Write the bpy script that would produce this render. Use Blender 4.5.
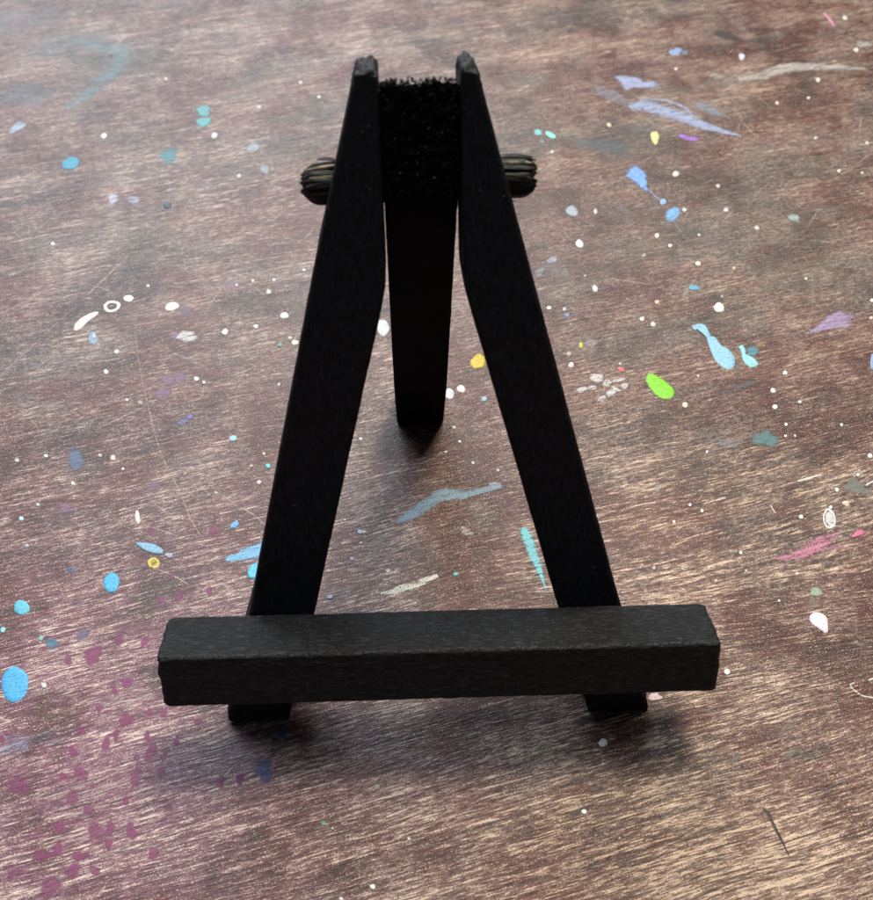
import bpy, bmesh, math, random
from mathutils import Vector, Matrix, noise

for o in list(bpy.data.objects): bpy.data.objects.remove(o)
scn = bpy.context.scene
C = scn.collection
L = 0.09                      # length of the easel's ledge in metres: the unit all sizes below are given in

# ------------------------------------------------------------------ camera
cam = bpy.data.cameras.new('camera'); cam_o = bpy.data.objects.new('camera', cam); C.objects.link(cam_o)
R_ = Vector((0.998703, -0.050653, -0.005226)); U_ = Vector((0.041136, 0.742024, 0.669110)); F_ = Vector((0.030015, 0.668457, -0.743145))
cam_o.matrix_world = Matrix(((R_.x, U_.x, -F_.x, -0.02349*L), (R_.y, U_.y, -F_.y, -1.11845*L), (R_.z, U_.z, -F_.z, 2.01420*L), (0, 0, 0, 1)))
cam.sensor_fit = 'HORIZONTAL'; cam.sensor_width = 36; cam.lens = 1151.34/873*36
cam.clip_start = 0.01; cam.clip_end = 50
cam.dof.use_dof = True; cam.dof.focus_distance = 2.38*L
cam.dof.aperture_fstop = cam.lens/1000/0.0011
scn.camera = cam_o

# ------------------------------------------------------------------ light
w = bpy.data.worlds.new('World'); scn.world = w; w.use_nodes = True
bg = w.node_tree.nodes['Background']; bg.inputs[0].default_value = (0.80, 0.90, 1.0, 1); bg.inputs[1].default_value = 0.07
def area(name, pos, target, size, size_y, power, col, shape='RECTANGLE'):
    l = bpy.data.lights.new(name, 'AREA'); l.shape = shape; l.size = size; l.size_y = size_y; l.energy = power; l.color = col
    o = bpy.data.objects.new(name, l); C.objects.link(o); o.location = pos
    o.rotation_euler = (Vector(target)-Vector(pos)).to_track_quat('-Z', 'Y').to_euler()
    return o
kd = Vector((0.24, 0.44, 1.0)).normalized()*1.5
area('ceiling_lamp', kd, (0.02, 0.0, 0), 0.55, 0.55, 29, (1.0, 0.88, 0.70), 'DISK')
area('overhead_fill', (-0.20, 0.22, 1.65), (0, 0.05, 0), 1.0, 1.0, 12, (0.95, 0.97, 1.0))  # fill light added overhead to lift the shade under the ledge
area('window_light', (-0.62, 2.0, 1.33), (0, 0.1, 0), 1.5, 1.3, 55, (0.80, 0.90, 1.0))
scn.view_settings.view_transform = 'Standard'; scn.view_settings.look = 'None'
scn.view_settings.exposure = 0.0; scn.view_settings.gamma = 1.0; scn.view_settings.use_curve_mapping = False
scn.render.engine = 'CYCLES'
scn.cycles.max_bounces = 4; scn.cycles.diffuse_bounces = 2; scn.cycles.glossy_bounces = 2; scn.cycles.transparent_max_bounces = 8
scn.cycles.use_denoising = True; scn.cycles.denoiser = 'OPENIMAGEDENOISE'; scn.cycles.denoising_input_passes = 'RGB_ALBEDO_NORMAL'; scn.cycles.denoising_prefilter = 'ACCURATE'

# ------------------------------------------------------------------ node helpers
class N:
    def __init__(s, name):
        s.m = bpy.data.materials.new(name); s.m.use_nodes = True; s.t = s.m.node_tree; s.t.nodes.clear()
        s.out = s.t.nodes.new('ShaderNodeOutputMaterial')
    def put(s, sock, v):
        if v is None: return
        if hasattr(v, 'is_linked'): s.t.links.new(v, sock)
        else:
            if sock.type == 'RGBA' and len(v) == 3: v = (*v, 1)
            sock.default_value = v
    def math(s, op, a, b=None, c=None, clamp=False):
        n = s.t.nodes.new('ShaderNodeMath'); n.operation = op; n.use_clamp = clamp
        s.put(n.inputs[0], a); s.put(n.inputs[1], b); s.put(n.inputs[2], c); return n.outputs[0]
    def add(s, a, b): return s.math('ADD', a, b)
    def mul(s, a, b): return s.math('MULTIPLY', a, b)
    def vec(s, x, y, z=0.0):
        n = s.t.nodes.new('ShaderNodeCombineXYZ'); s.put(n.inputs[0], x); s.put(n.inputs[1], y); s.put(n.inputs[2], z); return n.outputs[0]
    def sep(s, v):
        n = s.t.nodes.new('ShaderNodeSeparateXYZ'); s.put(n.inputs[0], v); return n.outputs
    def noise(s, v, scale=1.0, detail=3.0, rough=.55, dist=0.0, dim='2D'):
        n = s.t.nodes.new('ShaderNodeTexNoise'); n.noise_dimensions = dim; s.put(n.inputs['Vector'], v)
        n.inputs['Scale'].default_value = scale; n.inputs['Detail'].default_value = detail
        n.inputs['Roughness'].default_value = rough; n.inputs['Distortion'].default_value = dist; return n.outputs['Fac']
    def voro(s, v, scale=1.0, feature='F1', dim='2D'):
        n = s.t.nodes.new('ShaderNodeTexVoronoi'); n.feature = feature; n.voronoi_dimensions = dim; s.put(n.inputs['Vector'], v); n.inputs['Scale'].default_value = scale; return n.outputs
    def ramp(s, v, lo, hi, a=0.0, b=1.0):
        n = s.t.nodes.new('ShaderNodeMapRange'); n.interpolation_type = 'SMOOTHSTEP'; n.clamp = True
        s.put(n.inputs[0], v); s.put(n.inputs[1], lo); s.put(n.inputs[2], hi); s.put(n.inputs[3], a); s.put(n.inputs[4], b); return n.outputs[0]
    def mix(s, f, a, b):
        n = s.t.nodes.new('ShaderNodeMix'); n.data_type = 'RGBA'; s.put(n.inputs[0], f); s.put(n.inputs[6], a); s.put(n.inputs[7], b); return n.outputs[2]
    def pos(s):
        g = s.t.nodes.new('ShaderNodeNewGeometry'); n = s.t.nodes.new('ShaderNodeVectorMath'); n.operation = 'SCALE'
        s.t.links.new(g.outputs['Position'], n.inputs[0]); n.inputs['Scale'].default_value = 1000.0; return n.outputs[0]   # millimetres
    def bump(s, h, strength, dist):
        n = s.t.nodes.new('ShaderNodeBump'); n.inputs['Strength'].default_value = strength; n.inputs['Distance'].default_value = dist
        s.put(n.inputs['Height'], h); return n.outputs[0]
    def bsdf(s, col, rough, spec=.5, normal=None, alpha=None):
        n = s.t.nodes.new('ShaderNodeBsdfPrincipled'); s.put(n.inputs['Base Color'], col); s.put(n.inputs['Roughness'], rough)
        s.put(n.inputs['Specular IOR Level'], spec); s.put(n.inputs['Normal'], normal); s.put(n.inputs['Alpha'], alpha)
        s.t.links.new(n.outputs[0], s.out.inputs[0]); return n

def grain(n):
    """coordinates along and across the table's wood grain, in mm; the grain runs 12 degrees off the ledge and bends on the right"""
    p = n.pos(); x, y, z = n.sep(p)
    across = n.add(n.mul(x, -0.242), n.mul(y, 0.970))
    along = n.add(n.mul(x, 0.970), n.mul(y, 0.242))
    e = n.mul(n.add(y, -24.0), 1/17.0); e = n.math('EXPONENT', n.mul(n.mul(e, e), -1.0))
    sx = n.math('MAXIMUM', n.add(x, -8.0), 0.0); sx = n.math('MINIMUM', sx, 90.0)
    across = n.add(across, n.mul(n.mul(sx, e), 0.13))
    wob = n.noise(n.vec(n.mul(x, .018), n.mul(y, .035)), 1, 2, .5)
    across = n.add(across, n.mul(n.add(wob, -.5), 3.5))
    return p, x, y, along, across

def blob(n, x, y, cx, cy, rx, ry):
    """soft elliptical patch of wear at a place on the table (mm)"""
    a = n.mul(n.add(x, -cx), 1/rx); b = n.mul(n.add(y, -cy), 1/ry)
    return n.math('EXPONENT', n.mul(n.add(n.mul(a, a), n.mul(b, b)), -1.0))

def streaks(n, along, across, p):
    n1 = n.noise(n.vec(n.mul(along, .075), n.mul(across, 1.6)), 1, 3, .64)
    n2 = n.noise(n.vec(n.add(n.mul(along, .36), 40.0), n.mul(across, 3.2)), 1, 2, .65, .2)
    n3 = n.noise(p, 3.3, 2, .7)
    return n1, n2, n3

# ------------------------------------------------------------------ materials
def table_material():
    n = N('worn_stained_wood'); p, x, y, al, ac = grain(n)
    n1, n2, n3 = streaks(n, al, ac, p)
    patch = n.noise(n.vec(n.mul(al, .022), n.mul(ac, .05)), 1, 3, .6)
    patch2 = n.noise(p, .055, 3, .65)
    wear = n.add(n.mul(n.add(patch, -.5), .40), n.mul(n.add(patch2, -.5), .45))
    for (cx, cy, rx, ry, a) in ((45, -26, 48, 20, .17), (22, 32, 42, 17, .06), (-48, 15, 40, 26, .05), (-60, 150, 30, 18, .07), (75, 125, 55, 60, -.09), (-45, 80, 50, 26, -.08), (-20, 270, 60, 50, .06)):  # first patch is real tan wear, also lightened to imitate the lamp's sheen
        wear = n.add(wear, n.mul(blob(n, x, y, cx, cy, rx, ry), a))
    long_ = n.noise(n.vec(n.add(n.mul(al, .03), 11.0), n.mul(ac, .40)), 1, 2, .6)
    t = n.add(n.add(n.mul(n1, .40), n.mul(n2, .42)), n.add(n.mul(n3, .24), n.mul(long_, .14)))     # mean about .6
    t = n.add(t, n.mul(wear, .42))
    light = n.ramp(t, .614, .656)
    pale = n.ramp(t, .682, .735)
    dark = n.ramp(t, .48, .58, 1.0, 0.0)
    # stain colours
    hue = n.noise(p, .03, 2, .6, .3)
    base = n.mix(n.ramp(hue, .40, .60), (.074, .022, .020), (.052, .025, .023))
    red = n.ramp(n.noise(n.vec(n.add(n.mul(al, .03), 21.0), n.mul(ac, .09)), 1, 2, .6), .52, .68)
    base = n.mix(n.mul(red, .6), base, (.105, .032, .025))
    grime = n.mul(n.ramp(n.noise(n.vec(n.add(n.mul(al, .020), 5.0), n.mul(ac, .042)), 1, 3, .68), .50, .64), n.ramp(y, 30, 110))
    base = n.mix(n.mul(grime, .75), base, (.068, .056, .052))
    purple = n.mul(blob(n, x, y, -58, -4, 40, 40), n.ramp(patch2, .30, .52))
    base = n.mix(n.mul(purple, .9), base, (.140, .032, .082))
    base = n.mix(n.mul(dark, .60), base, (.014, .010, .011))
    warm = n.math('MINIMUM', n.add(n.ramp(x, -15, 60), n.mul(blob(n, x, y, 40, -20, 50, 30), .5)), 1.0)  # tan wood towards the right, also imitating the lamp's warm tint
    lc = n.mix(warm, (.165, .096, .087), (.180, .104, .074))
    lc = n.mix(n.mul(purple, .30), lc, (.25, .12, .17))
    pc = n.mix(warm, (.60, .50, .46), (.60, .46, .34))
    kept = n.ramp(n.add(y, n.mul(n.add(patch, -.5), 90.0)), 45, 135)          # the far half still has most of its varnish
    rub = n.math('SUBTRACT', 1.0, n.mul(kept, .30))
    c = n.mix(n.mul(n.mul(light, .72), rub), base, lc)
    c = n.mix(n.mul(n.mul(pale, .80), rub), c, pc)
    # bright broken scuffs, pin-prick wear
    g2 = n.noise(n.vec(n.add(n.mul(al, .055), 70.0), n.mul(ac, 1.15)), 1, 2, .6)
    scuff = n.mul(n.ramp(n.math('ABSOLUTE', n.add(g2, -.5)), .004, .022, 1.0, 0.0), n.ramp(n.add(n3, n.mul(wear, .6)), .46, .56))
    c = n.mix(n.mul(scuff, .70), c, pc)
    v = n.voro(n.vec(n.add(n.mul(al, .55), n.mul(n3, 1.5)), n.add(n.mul(ac, .9), n.mul(n2, 1.2))), 1.0, 'DISTANCE_TO_EDGE')[0]
    hair = n.mul(n.ramp(v, .015, .055, 1.0, 0.0), n.ramp(patch2, .42, .54))
    c = n.mix(n.mul(hair, .55), c, (.45, .38, .35))
    speck = n.mul(n.ramp(n.voro(p, 1.5)[0], .10, .17, 1.0, 0.0), n.ramp(n2, .50, .58))
    c = n.mix(n.mul(speck, .65), c, (.64, .58, .54))
    # long dark open grooves of the grain
    g1 = n.noise(n.vec(n.add(n.mul(al, .028), 31.0), n.mul(ac, .85)), 1, 3, .62)
    line = n.ramp(n.math('ABSOLUTE', n.add(g1, -.5)), .003, .020, 1.0, 0.0)
    pore = n.math('MAXIMUM', n.mul(line, n.ramp(n1, .34, .52)), n.ramp(n.noise(n.vec(n.add(n.mul(al, .07), 31.0), n.mul(ac, 2.6)), 1, 2, .6), .61, .67))
    c = n.mix(n.mul(n.mul(pore, .72), rub), c, (.022, .013, .012))
    h = n.add(n.add(n.mul(n1, .5), n.mul(n2, .7)), n.mul(n3, .4))
    rough = n.add(.17, n.add(n.mul(light, .08), n.mul(patch2, .26)))
    n.bsdf(c, rough, n.add(.27, n.mul(kept, .10)), n.bump(h, .42, .0005))
    return n.m

def paint_material(smear):
    n = N('dried_paint_smear' if smear else 'dried_paint_drop'); p, x, y, al, ac = grain(n)
    oi = n.t.nodes.new('ShaderNodeObjectInfo'); col = oi.outputs['Color']; al_ = oi.outputs['Alpha']
    at = n.t.nodes.new('ShaderNodeAttribute'); at.attribute_name = 'inside'; ins = at.outputs['Fac']
    n1, n2, n3 = streaks(n, al, ac, p)
    dirt = n.ramp(n.noise(p, 2.2, 3, .7), .46, .62)
    hs = n.t.nodes.new('ShaderNodeHueSaturation'); hs.inputs['Value'].default_value = .52; hs.inputs['Saturation'].default_value = .95
    n.put(hs.inputs['Color'], col)
    c = n.mix(n.mul(dirt, .75 if not smear else .5), col, hs.outputs[0])
    if smear:
        t = n.add(n.add(n.mul(n1, .34), n.mul(n2, .38)), n.mul(n3, .48))   # mean about .6
        edge = n.ramp(ins, 0.0, .85)
        thr = n.add(n.mul(n.math('SUBTRACT', 1.0, n.mul(al_, edge)), .30), .39)
        cov = n.ramp(t, thr, n.add(thr, .18))
        a = n.mul(cov, n.add(n.mul(al_, .62), .26))
        n.bsdf(c, .45, .4, None, a)
    else:
        a = n.ramp(n.add(ins, n.mul(n.add(n3, -.5), .5)), .02, .16)
        a = n.mul(a, n.ramp(n.add(n.mul(n2, .6), n.mul(n3, .4)), .30, .42, .35, .97))      # rubbed through on the ridges
        n.bsdf(c, .40, .3, n.bump(n2, .4, .0003), a)
    return n.m

def black_material(name, axis, grain_amt=1.0, dust=1.0, base=(.0015, .0019, .0036), spec=.26, rough=.52, worn=.03):  # worn sets how pale the painted edge glint is
    """thin matt black paint over raw wood: fibre relief along the stick, worn greyer fibres, dust"""
    n = N(name); gp = n.t.nodes.new('ShaderNodeNewGeometry'); mp = n.t.nodes.new('ShaderNodeVectorMath'); mp.operation = 'SCALE'; mp.inputs['Scale'].default_value = 1000
    uvn = n.t.nodes.new('ShaderNodeAttribute'); uvn.attribute_name = 'stick'      # stick-aligned coordinates (metres)
    n.t.links.new(uvn.outputs['Vector'], mp.inputs[0]); q = mp.outputs[0]
    X, Y, Z = n.sep(q)
    f = n.noise(n.vec(n.mul(X, 3.2), n.mul(Y, .45), n.mul(Z, 3.2)), 1, 4, .65, .3, '3D')
    g = n.noise(q, 2.6, 3, .7, 0, '3D')
    blot = n.noise(q, .25, 3, .6, 0, '3D')
    lo, hi = base, tuple(b*9.5 for b in base)
    c = n.mix(n.ramp(n.add(n.mul(f, .6), n.mul(g, .4)), .49, .63), lo, hi)
    c = n.mix(n.mul(n.ramp(blot, .45, .7), .35), c, tuple(b*1.9 for b in base))
    d = n.mul(n.ramp(n.voro(q, .62, 'F1', '3D')[0], .055, .10, 1.0, 0.0), n.ramp(n.noise(q, .4, 2, .5, 0, '3D'), .54, .60))
    c = n.mix(n.mul(d, .30*dust), c, (.35, .36, .38))
    edge = n.mul(n.ramp(gp.outputs['Pointiness'], *((.512, .55) if worn > .04 else (.53, .60))), n.ramp(g, .40, .60))      # paler arrises, painted in to imitate rim-light glints
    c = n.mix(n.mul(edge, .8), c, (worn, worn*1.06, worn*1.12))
    h = n.add(n.mul(f, 1.0), n.mul(g, .8))
    n.bsdf(c, n.add(rough-.1, n.mul(g, .25)), spec, n.bump(h, .7*grain_amt, .0003))
    return n.m

def plain_wood(name, a, b, rough=.7):
    n = N(name); p = n.pos(); x, y, z = n.sep(p)
    f = n.noise(n.vec(n.mul(x, .5), n.mul(y, 4.0), n.mul(z, 4.0)), 1, 3, .6, 0, '3D')
    n.bsdf(n.mix(n.ramp(f, .4, .62), a, b), rough, .3, n.bump(f, .5, .0003)); return n.m

M_table = table_material()
M_smear = paint_material(True); M_drop = paint_material(False)
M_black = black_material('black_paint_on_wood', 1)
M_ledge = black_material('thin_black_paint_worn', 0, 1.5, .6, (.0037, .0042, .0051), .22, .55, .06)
M_rear = black_material('shaded_black_paint', 1, 1.0, .4, (.0006, .0007, .0010), .06, .7, .008)  # same black paint, darkened further to cancel light bounced off the table
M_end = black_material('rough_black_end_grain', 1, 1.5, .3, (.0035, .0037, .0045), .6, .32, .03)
M_bark = plain_wood('splintered_black_dowel', (.0025, .0025, .0025), (.010, .009, .008), .55)
M_pale = plain_wood('bare_wood', (.05, .04, .025), (.30, .25, .17), .7)

def link(name, me, mat, parent=None):
    o = bpy.data.objects.new(name, me); C.objects.link(o)
    if mat: me.materials.append(mat)
    if parent: o.parent = parent
    return o

# ------------------------------------------------------------------ tabletop
def tabletop():
    bm = bmesh.new(); w_, d0, d1, t = .55, -.30, .62, .028
    v = [bm.verts.new(c) for c in ((-w_, d0, 0), (w_, d0, 0), (w_, d1, 0), (-w_, d1, 0), (-w_, d0, -t), (w_, d0, -t), (w_, d1, -t), (-w_, d1, -t))]
    for f in ((0, 1, 2, 3), (7, 6, 5, 4), (4, 5, 1, 0), (5, 6, 2, 1), (6, 7, 3, 2), (7, 4, 0, 3)): bm.faces.new([v[i] for i in f])
    bmesh.ops.bevel(bm, geom=[e for e in bm.edges], offset=.003, segments=3, affect='EDGES', profile=.5)
    me = bpy.data.meshes.new('tabletop'); bm.to_mesh(me); bm.free()
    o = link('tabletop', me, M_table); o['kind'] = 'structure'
    o['label'] = 'worn dark brown wooden tabletop spattered with dried paint'
    return o
table = tabletop()

# ------------------------------------------------------------------ paint on the table: every drop, smear, ring and scratch is a thin film of its own
# (kind, colour, cover, outline or centre line as x, y, x, y ... in hundredths of a millimetre, half widths or hole size in hundredths)
MARKS = [
    ('drop', (62, 150, 182), 1, (-8718, 17408, -8719, 17323, -8724, 17238, -8743, 17150, -8800, 17088, -8878, 17068, -8955, 17061, -9038, 17064, -9116, 17110, -9165, 17194, -9190, 17284, -9197, 17374, -9172, 17454, -9130, 17518, -9089, 17586, -9031, 17658, -8945, 17681, -8860, 17638, -8794, 17571, -8743, 17496), ()),
    ('drop', (238, 236, 232), 1, (-8140, 18635, -8144, 18600, -8157, 18575, -8169, 18551, -8182, 18522, -8206, 18506, -8236, 18517, -8262, 18542, -8285, 18571, -8301, 18607, -8306, 18645, -8306, 18680, -8303, 18716, -8289, 18743, -8266, 18752, -8241, 18756, -8215, 18759, -8186, 18746, -8162, 18714, -8148, 18674), ()),
    ('drop', (92, 160, 166), 1, (-5360, 19762, -5374, 19707, -5344, 19617, -5348, 19509, -5417, 19460, -5503, 19466, -5585, 19493, -5649, 19561, -5673, 19651, -5696, 19718, -5748, 19785, -5769, 19873, -5725, 19936, -5671, 19978, -5626, 20041, -5555, 20083, -5472, 20055, -5402, 19996, -5343, 19928, -5325, 19838), ()),
    ('drop', (92, 164, 172), 1, (-5279, 19181, -5297, 19108, -5325, 19049, -5370, 19015, -5410, 18978, -5458, 18925, -5526, 18920, -5583, 18984, -5625, 19054, -5677, 19119, -5711, 19207, -5690, 19290, -5645, 19346, -5604, 19391, -5553, 19413, -5498, 19403, -5444, 19409, -5366, 19426, -5287, 19380, -5262, 19276), ()),
    ('drop', (58, 78, 104), 1, (-5994, 15254, -6000, 15220, -6003, 15183, -6013, 15144, -6041, 15122, -6076, 15123, -6110, 15133, -6142, 15153, -6167, 15187, -6182, 15226, -6192, 15266, -6194, 15306, -6179, 15339, -6156, 15360, -6134, 15383, -6105, 15403, -6068, 15398, -6036, 15371, -6011, 15335, -5995, 15295), ()),
    ('drop', (205, 205, 210), 1, (-5022, 18472, -5025, 18428, -5036, 18390, -5056, 18364, -5079, 18343, -5105, 18320, -5140, 18316, -5171, 18347, -5191, 18393, -5204, 18438, -5211, 18483, -5206, 18525, -5198, 18564, -5186, 18605, -5163, 18634, -5130, 18634, -5099, 18618, -5068, 18599, -5040, 18567, -5025, 18520), ()),
    ('drop', (205, 205, 210), 1, (-4236, 16476, -4246, 16432, -4269, 16408, -4295, 16388, -4328, 16399, -4351, 16437, -4367, 16483, -4357, 16528, -4336, 16558, -4306, 16561, -4275, 16556, -4243, 16528), ()),
    ('drop', (205, 205, 210), 1, (-3874, 19887, -3876, 19831, -3906, 19807, -3936, 19800, -3966, 19811, -3997, 19840, -4010, 19895, -3996, 19942, -3977, 19979, -3945, 19986, -3914, 19974, -3889, 19937), ()),
    ('drop', (205, 205, 210), 1, (-2706, 21161, -2720, 21116, -2741, 21087, -2767, 21066, -2796, 21086, -2822, 21118, -2832, 21168, -2825, 21217, -2801, 21246, -2772, 21247, -2741, 21249, -2715, 21213), ()),
    ('drop', (205, 205, 210), 1, (-2156, 20324, -2166, 20284, -2180, 20244, -2210, 20228, -2239, 20249, -2263, 20283, -2268, 20331, -2262, 20376, -2240, 20403, -2213, 20421, -2180, 20417, -2160, 20372), ()),
    ('drop', (205, 205, 210), 1, (-6742, 21600, -6746, 21552, -6766, 21522, -6794, 21520, -6821, 21532, -6852, 21555, -6864, 21607, -6858, 21653, -6837, 21679, -6812, 21691, -6782, 21684, -6760, 21645), ()),
    ('drop', (232, 214, 218), 1, (-7793, 10585, -7780, 10690, -7744, 10791, -7685, 10886, -7602, 10973, -7496, 11053, -7404, 11104, -7327, 11127, -7286, 11102, -7281, 11029, -7330, 10937, -7432, 10827, -7519, 10698, -7591, 10551, -7654, 10467, -7709, 10444, -7752, 10457, -7783, 10507), ()),
    ('drop', (226, 236, 230), 1, (-6514, 11571, -6515, 11528, -6528, 11491, -6544, 11455, -6570, 11425, -6609, 11419, -6646, 11433, -6678, 11447, -6710, 11465, -6736, 11494, -6755, 11531, -6768, 11575, -6764, 11620, -6734, 11650, -6696, 11660, -6663, 11668, -6629, 11673, -6593, 11663, -6562, 11640, -6533, 11610), ()),
    ('drop', (222, 236, 228), 1, (-5387, 11221, -5387, 11167, -5419, 11124, -5458, 11095, -5490, 11065, -5531, 11037, -5583, 11029, -5636, 11040, -5686, 11066, -5719, 11113, -5720, 11168, -5709, 11216, -5702, 11262, -5682, 11307, -5640, 11336, -5591, 11348, -5541, 11354, -5488, 11345, -5445, 11312, -5412, 11270), ()),
    ('drop', (120, 140, 130), 1, (-5511, 11201, -5518, 11179, -5528, 11162, -5545, 11153, -5566, 11156, -5581, 11180, -5590, 11206, -5586, 11231, -5573, 11246, -5555, 11253, -5536, 11247, -5516, 11231), ()),
    ('drop', (185, 200, 215), 1, (-7228, 10251, -7220, 10205, -7235, 10175, -7259, 10172, -7284, 10184, -7303, 10216, -7318, 10256, -7316, 10296, -7307, 10332, -7285, 10345, -7259, 10322, -7240, 10290), ()),
    ('drop', (222, 226, 224), 1, (-6613, 9679, -6617, 9643, -6632, 9616, -6659, 9609, -6689, 9616, -6714, 9647, -6732, 9686, -6723, 9722, -6702, 9742, -6679, 9755, -6648, 9749, -6618, 9722), ()),
    ('drop', (222, 226, 224), 1, (-6764, 9021, -6761, 8980, -6780, 8952, -6811, 8950, -6842, 8957, -6864, 8990, -6877, 9027, -6876, 9064, -6863, 9097, -6833, 9110, -6802, 9083, -6779, 9056), ()),
    ('drop', (222, 226, 224), 1, (-4686, 8678, -4693, 8637, -4716, 8612, -4746, 8611, -4777, 8616, -4800, 8647, -4813, 8685, -4812, 8727, -4790, 8754, -4759, 8761, -4731, 8739, -4704, 8717), ()),
    ('drop', (222, 226, 224), 1, (-4539, 8558, -4541, 8534, -4554, 8517, -4572, 8506, -4592, 8518, -4606, 8539, -4611, 8562, -4612, 8587, -4602, 8610, -4581, 8610, -4561, 8601, -4548, 8581), ()),
    ('drop', (222, 226, 224), 1, (-6199, 8101, -6201, 8081, -6210, 8065, -6225, 8055, -6243, 8068, -6255, 8085, -6262, 8105, -6264, 8126, -6255, 8144, -6237, 8144, -6219, 8139, -6206, 8122), ()),
    ('drop', (222, 226, 224), 1, (-8771, 13786, -8770, 13748, -8781, 13716, -8810, 13719, -8835, 13732, -8857, 13757, -8876, 13792, -8877, 13833, -8856, 13852, -8834, 13862, -8808, 13848, -8784, 13823), ()),
    ('drop', (222, 226, 224), 1, (-6181, 11994, -6183, 11965, -6197, 11947, -6216, 11940, -6237, 11948, -6254, 11970, -6269, 11999, -6262, 12028, -6247, 12044, -6228, 12048, -6207, 12045, -6185, 12027), ()),
    ('drop', (165, 165, 165), 1, (-5874, 7999, -5873, 7960, -5897, 7939, -5925, 7934, -5953, 7948, -5980, 7969, -5991, 8006, -5988, 8042, -5973, 8072, -5942, 8074, -5914, 8060, -5894, 8032), ()),
    ('drop', (118, 118, 180), 1, (-4733, 7531, -4733, 7508, -4733, 7486, -4737, 7463, -4750, 7446, -4769, 7437, -4787, 7432, -4807, 7428, -4827, 7434, -4843, 7452, -4852, 7474, -4856, 7498, -4849, 7520, -4838, 7537, -4828, 7554, -4816, 7574, -4797, 7585, -4775, 7581, -4757, 7569, -4741, 7553), ()),
    ('drop', (222, 226, 218), 1, (-5541, 4746, -5520, 4636, -5532, 4569, -5556, 4559, -5584, 4593, -5614, 4649, -5643, 4743, -5649, 4841, -5646, 4921, -5623, 4940, -5593, 4909, -5564, 4838), ()),
    ('drop', (132, 178, 214), 1, (-5548, 4106, -5494, 4110, -5394, 4098, -5250, 4071, -5124, 4014, -5015, 3927, -4967, 3857, -4978, 3802, -5041, 3786, -5154, 3811, -5256, 3848, -5348, 3896, -5439, 3966, -5530, 4058), ()),
    ('drop', (75, 178, 228), 1, (-5740, 3121, -5742, 3044, -5760, 2975, -5796, 2931, -5840, 2916, -5886, 2918, -5931, 2939, -5973, 2981, -6009, 3038, -6039, 3108, -6053, 3190, -6043, 3267, -6017, 3325, -5983, 3370, -5943, 3397, -5897, 3398, -5850, 3375, -5806, 3334, -5769, 3274, -5748, 3198), ()),
    ('drop', (96, 190, 224), 1, (-7386, 2718, -7357, 2664, -7344, 2602, -7362, 2553, -7397, 2523, -7433, 2503, -7474, 2493, -7519, 2502, -7564, 2528, -7606, 2562, -7642, 2610, -7659, 2667, -7661, 2722, -7657, 2775, -7638, 2822, -7597, 2843, -7549, 2838, -7504, 2824, -7460, 2802, -7420, 2765), ()),
    ('drop', (72, 172, 230), 1, (-7065, 942, -7070, 833, -7097, 734, -7152, 667, -7224, 637, -7303, 636, -7384, 675, -7452, 758, -7500, 856, -7543, 955, -7576, 1068, -7578, 1185, -7546, 1283, -7490, 1356, -7415, 1387, -7332, 1365, -7255, 1313, -7183, 1252, -7116, 1167, -7076, 1056), ()),
    ('drop', (180, 212, 220), 1, (-7874, 4837, -7870, 4803, -7891, 4786, -7916, 4780, -7943, 4788, -7964, 4813, -7979, 4842, -7979, 4873, -7968, 4900, -7939, 4902, -7913, 4885, -7889, 4866), ()),
    ('drop', (190, 205, 205), 1, (-7619, 5190, -7617, 5165, -7627, 5144, -7650, 5146, -7670, 5155, -7689, 5171, -7699, 5194, -7700, 5219, -7686, 5235, -7668, 5244, -7646, 5231, -7631, 5212), ()),
    ('drop', (140, 210, 220), 1, (-7714, 2181, -7715, 2164, -7717, 2149, -7725, 2136, -7737, 2126, -7753, 2119, -7772, 2121, -7790, 2135, -7802, 2152, -7814, 2168, -7822, 2187, -7821, 2205, -7814, 2219, -7806, 2231, -7794, 2241, -7777, 2243, -7759, 2240, -7740, 2235, -7722, 2221, -7714, 2200), ()),
    ('drop', (135, 195, 195), 1, (-6978, 1955, -6980, 1931, -6995, 1916, -7014, 1902, -7042, 1910, -7061, 1934, -7069, 1960, -7066, 1983, -7058, 2007, -7034, 2010, -7008, 2002, -6986, 1982), ()),
    ('drop', (238, 236, 232), 1, (-7685, 6524, -7688, 6498, -7700, 6480, -7721, 6477, -7743, 6483, -7759, 6505, -7773, 6529, -7776, 6557, -7760, 6574, -7739, 6576, -7718, 6564, -7697, 6551), ()),
    ('drop', (215, 205, 195), 1, (-6248, 6388, -6248, 6366, -6248, 6343, -6257, 6323, -6275, 6315, -6295, 6315, -6315, 6317, -6336, 6327, -6352, 6347, -6362, 6371, -6368, 6394, -6366, 6417, -6356, 6434, -6346, 6448, -6335, 6466, -6317, 6477, -6295, 6471, -6275, 6454, -6260, 6434, -6250, 6411), ()),
    ('drop', (200, 195, 190), 1, (-6547, 6475, -6545, 6447, -6562, 6432, -6583, 6429, -6603, 6439, -6624, 6453, -6637, 6480, -6630, 6505, -6617, 6522, -6597, 6525, -6575, 6521, -6557, 6501), ()),
    ('drop', (238, 236, 232), 1, (-6019, 6067, -6024, 6049, -6037, 6040, -6049, 6032, -6066, 6035, -6081, 6050, -6084, 6070, -6082, 6088, -6074, 6102, -6058, 6104, -6042, 6101, -6028, 6087), ()),
    ('drop', (195, 190, 190), 1, (-8266, 6426, -8261, 6390, -8279, 6368, -8308, 6372, -8333, 6378, -8357, 6400, -8374, 6432, -8371, 6464, -8356, 6487, -8331, 6496, -8304, 6478, -8281, 6457), ()),
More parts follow.
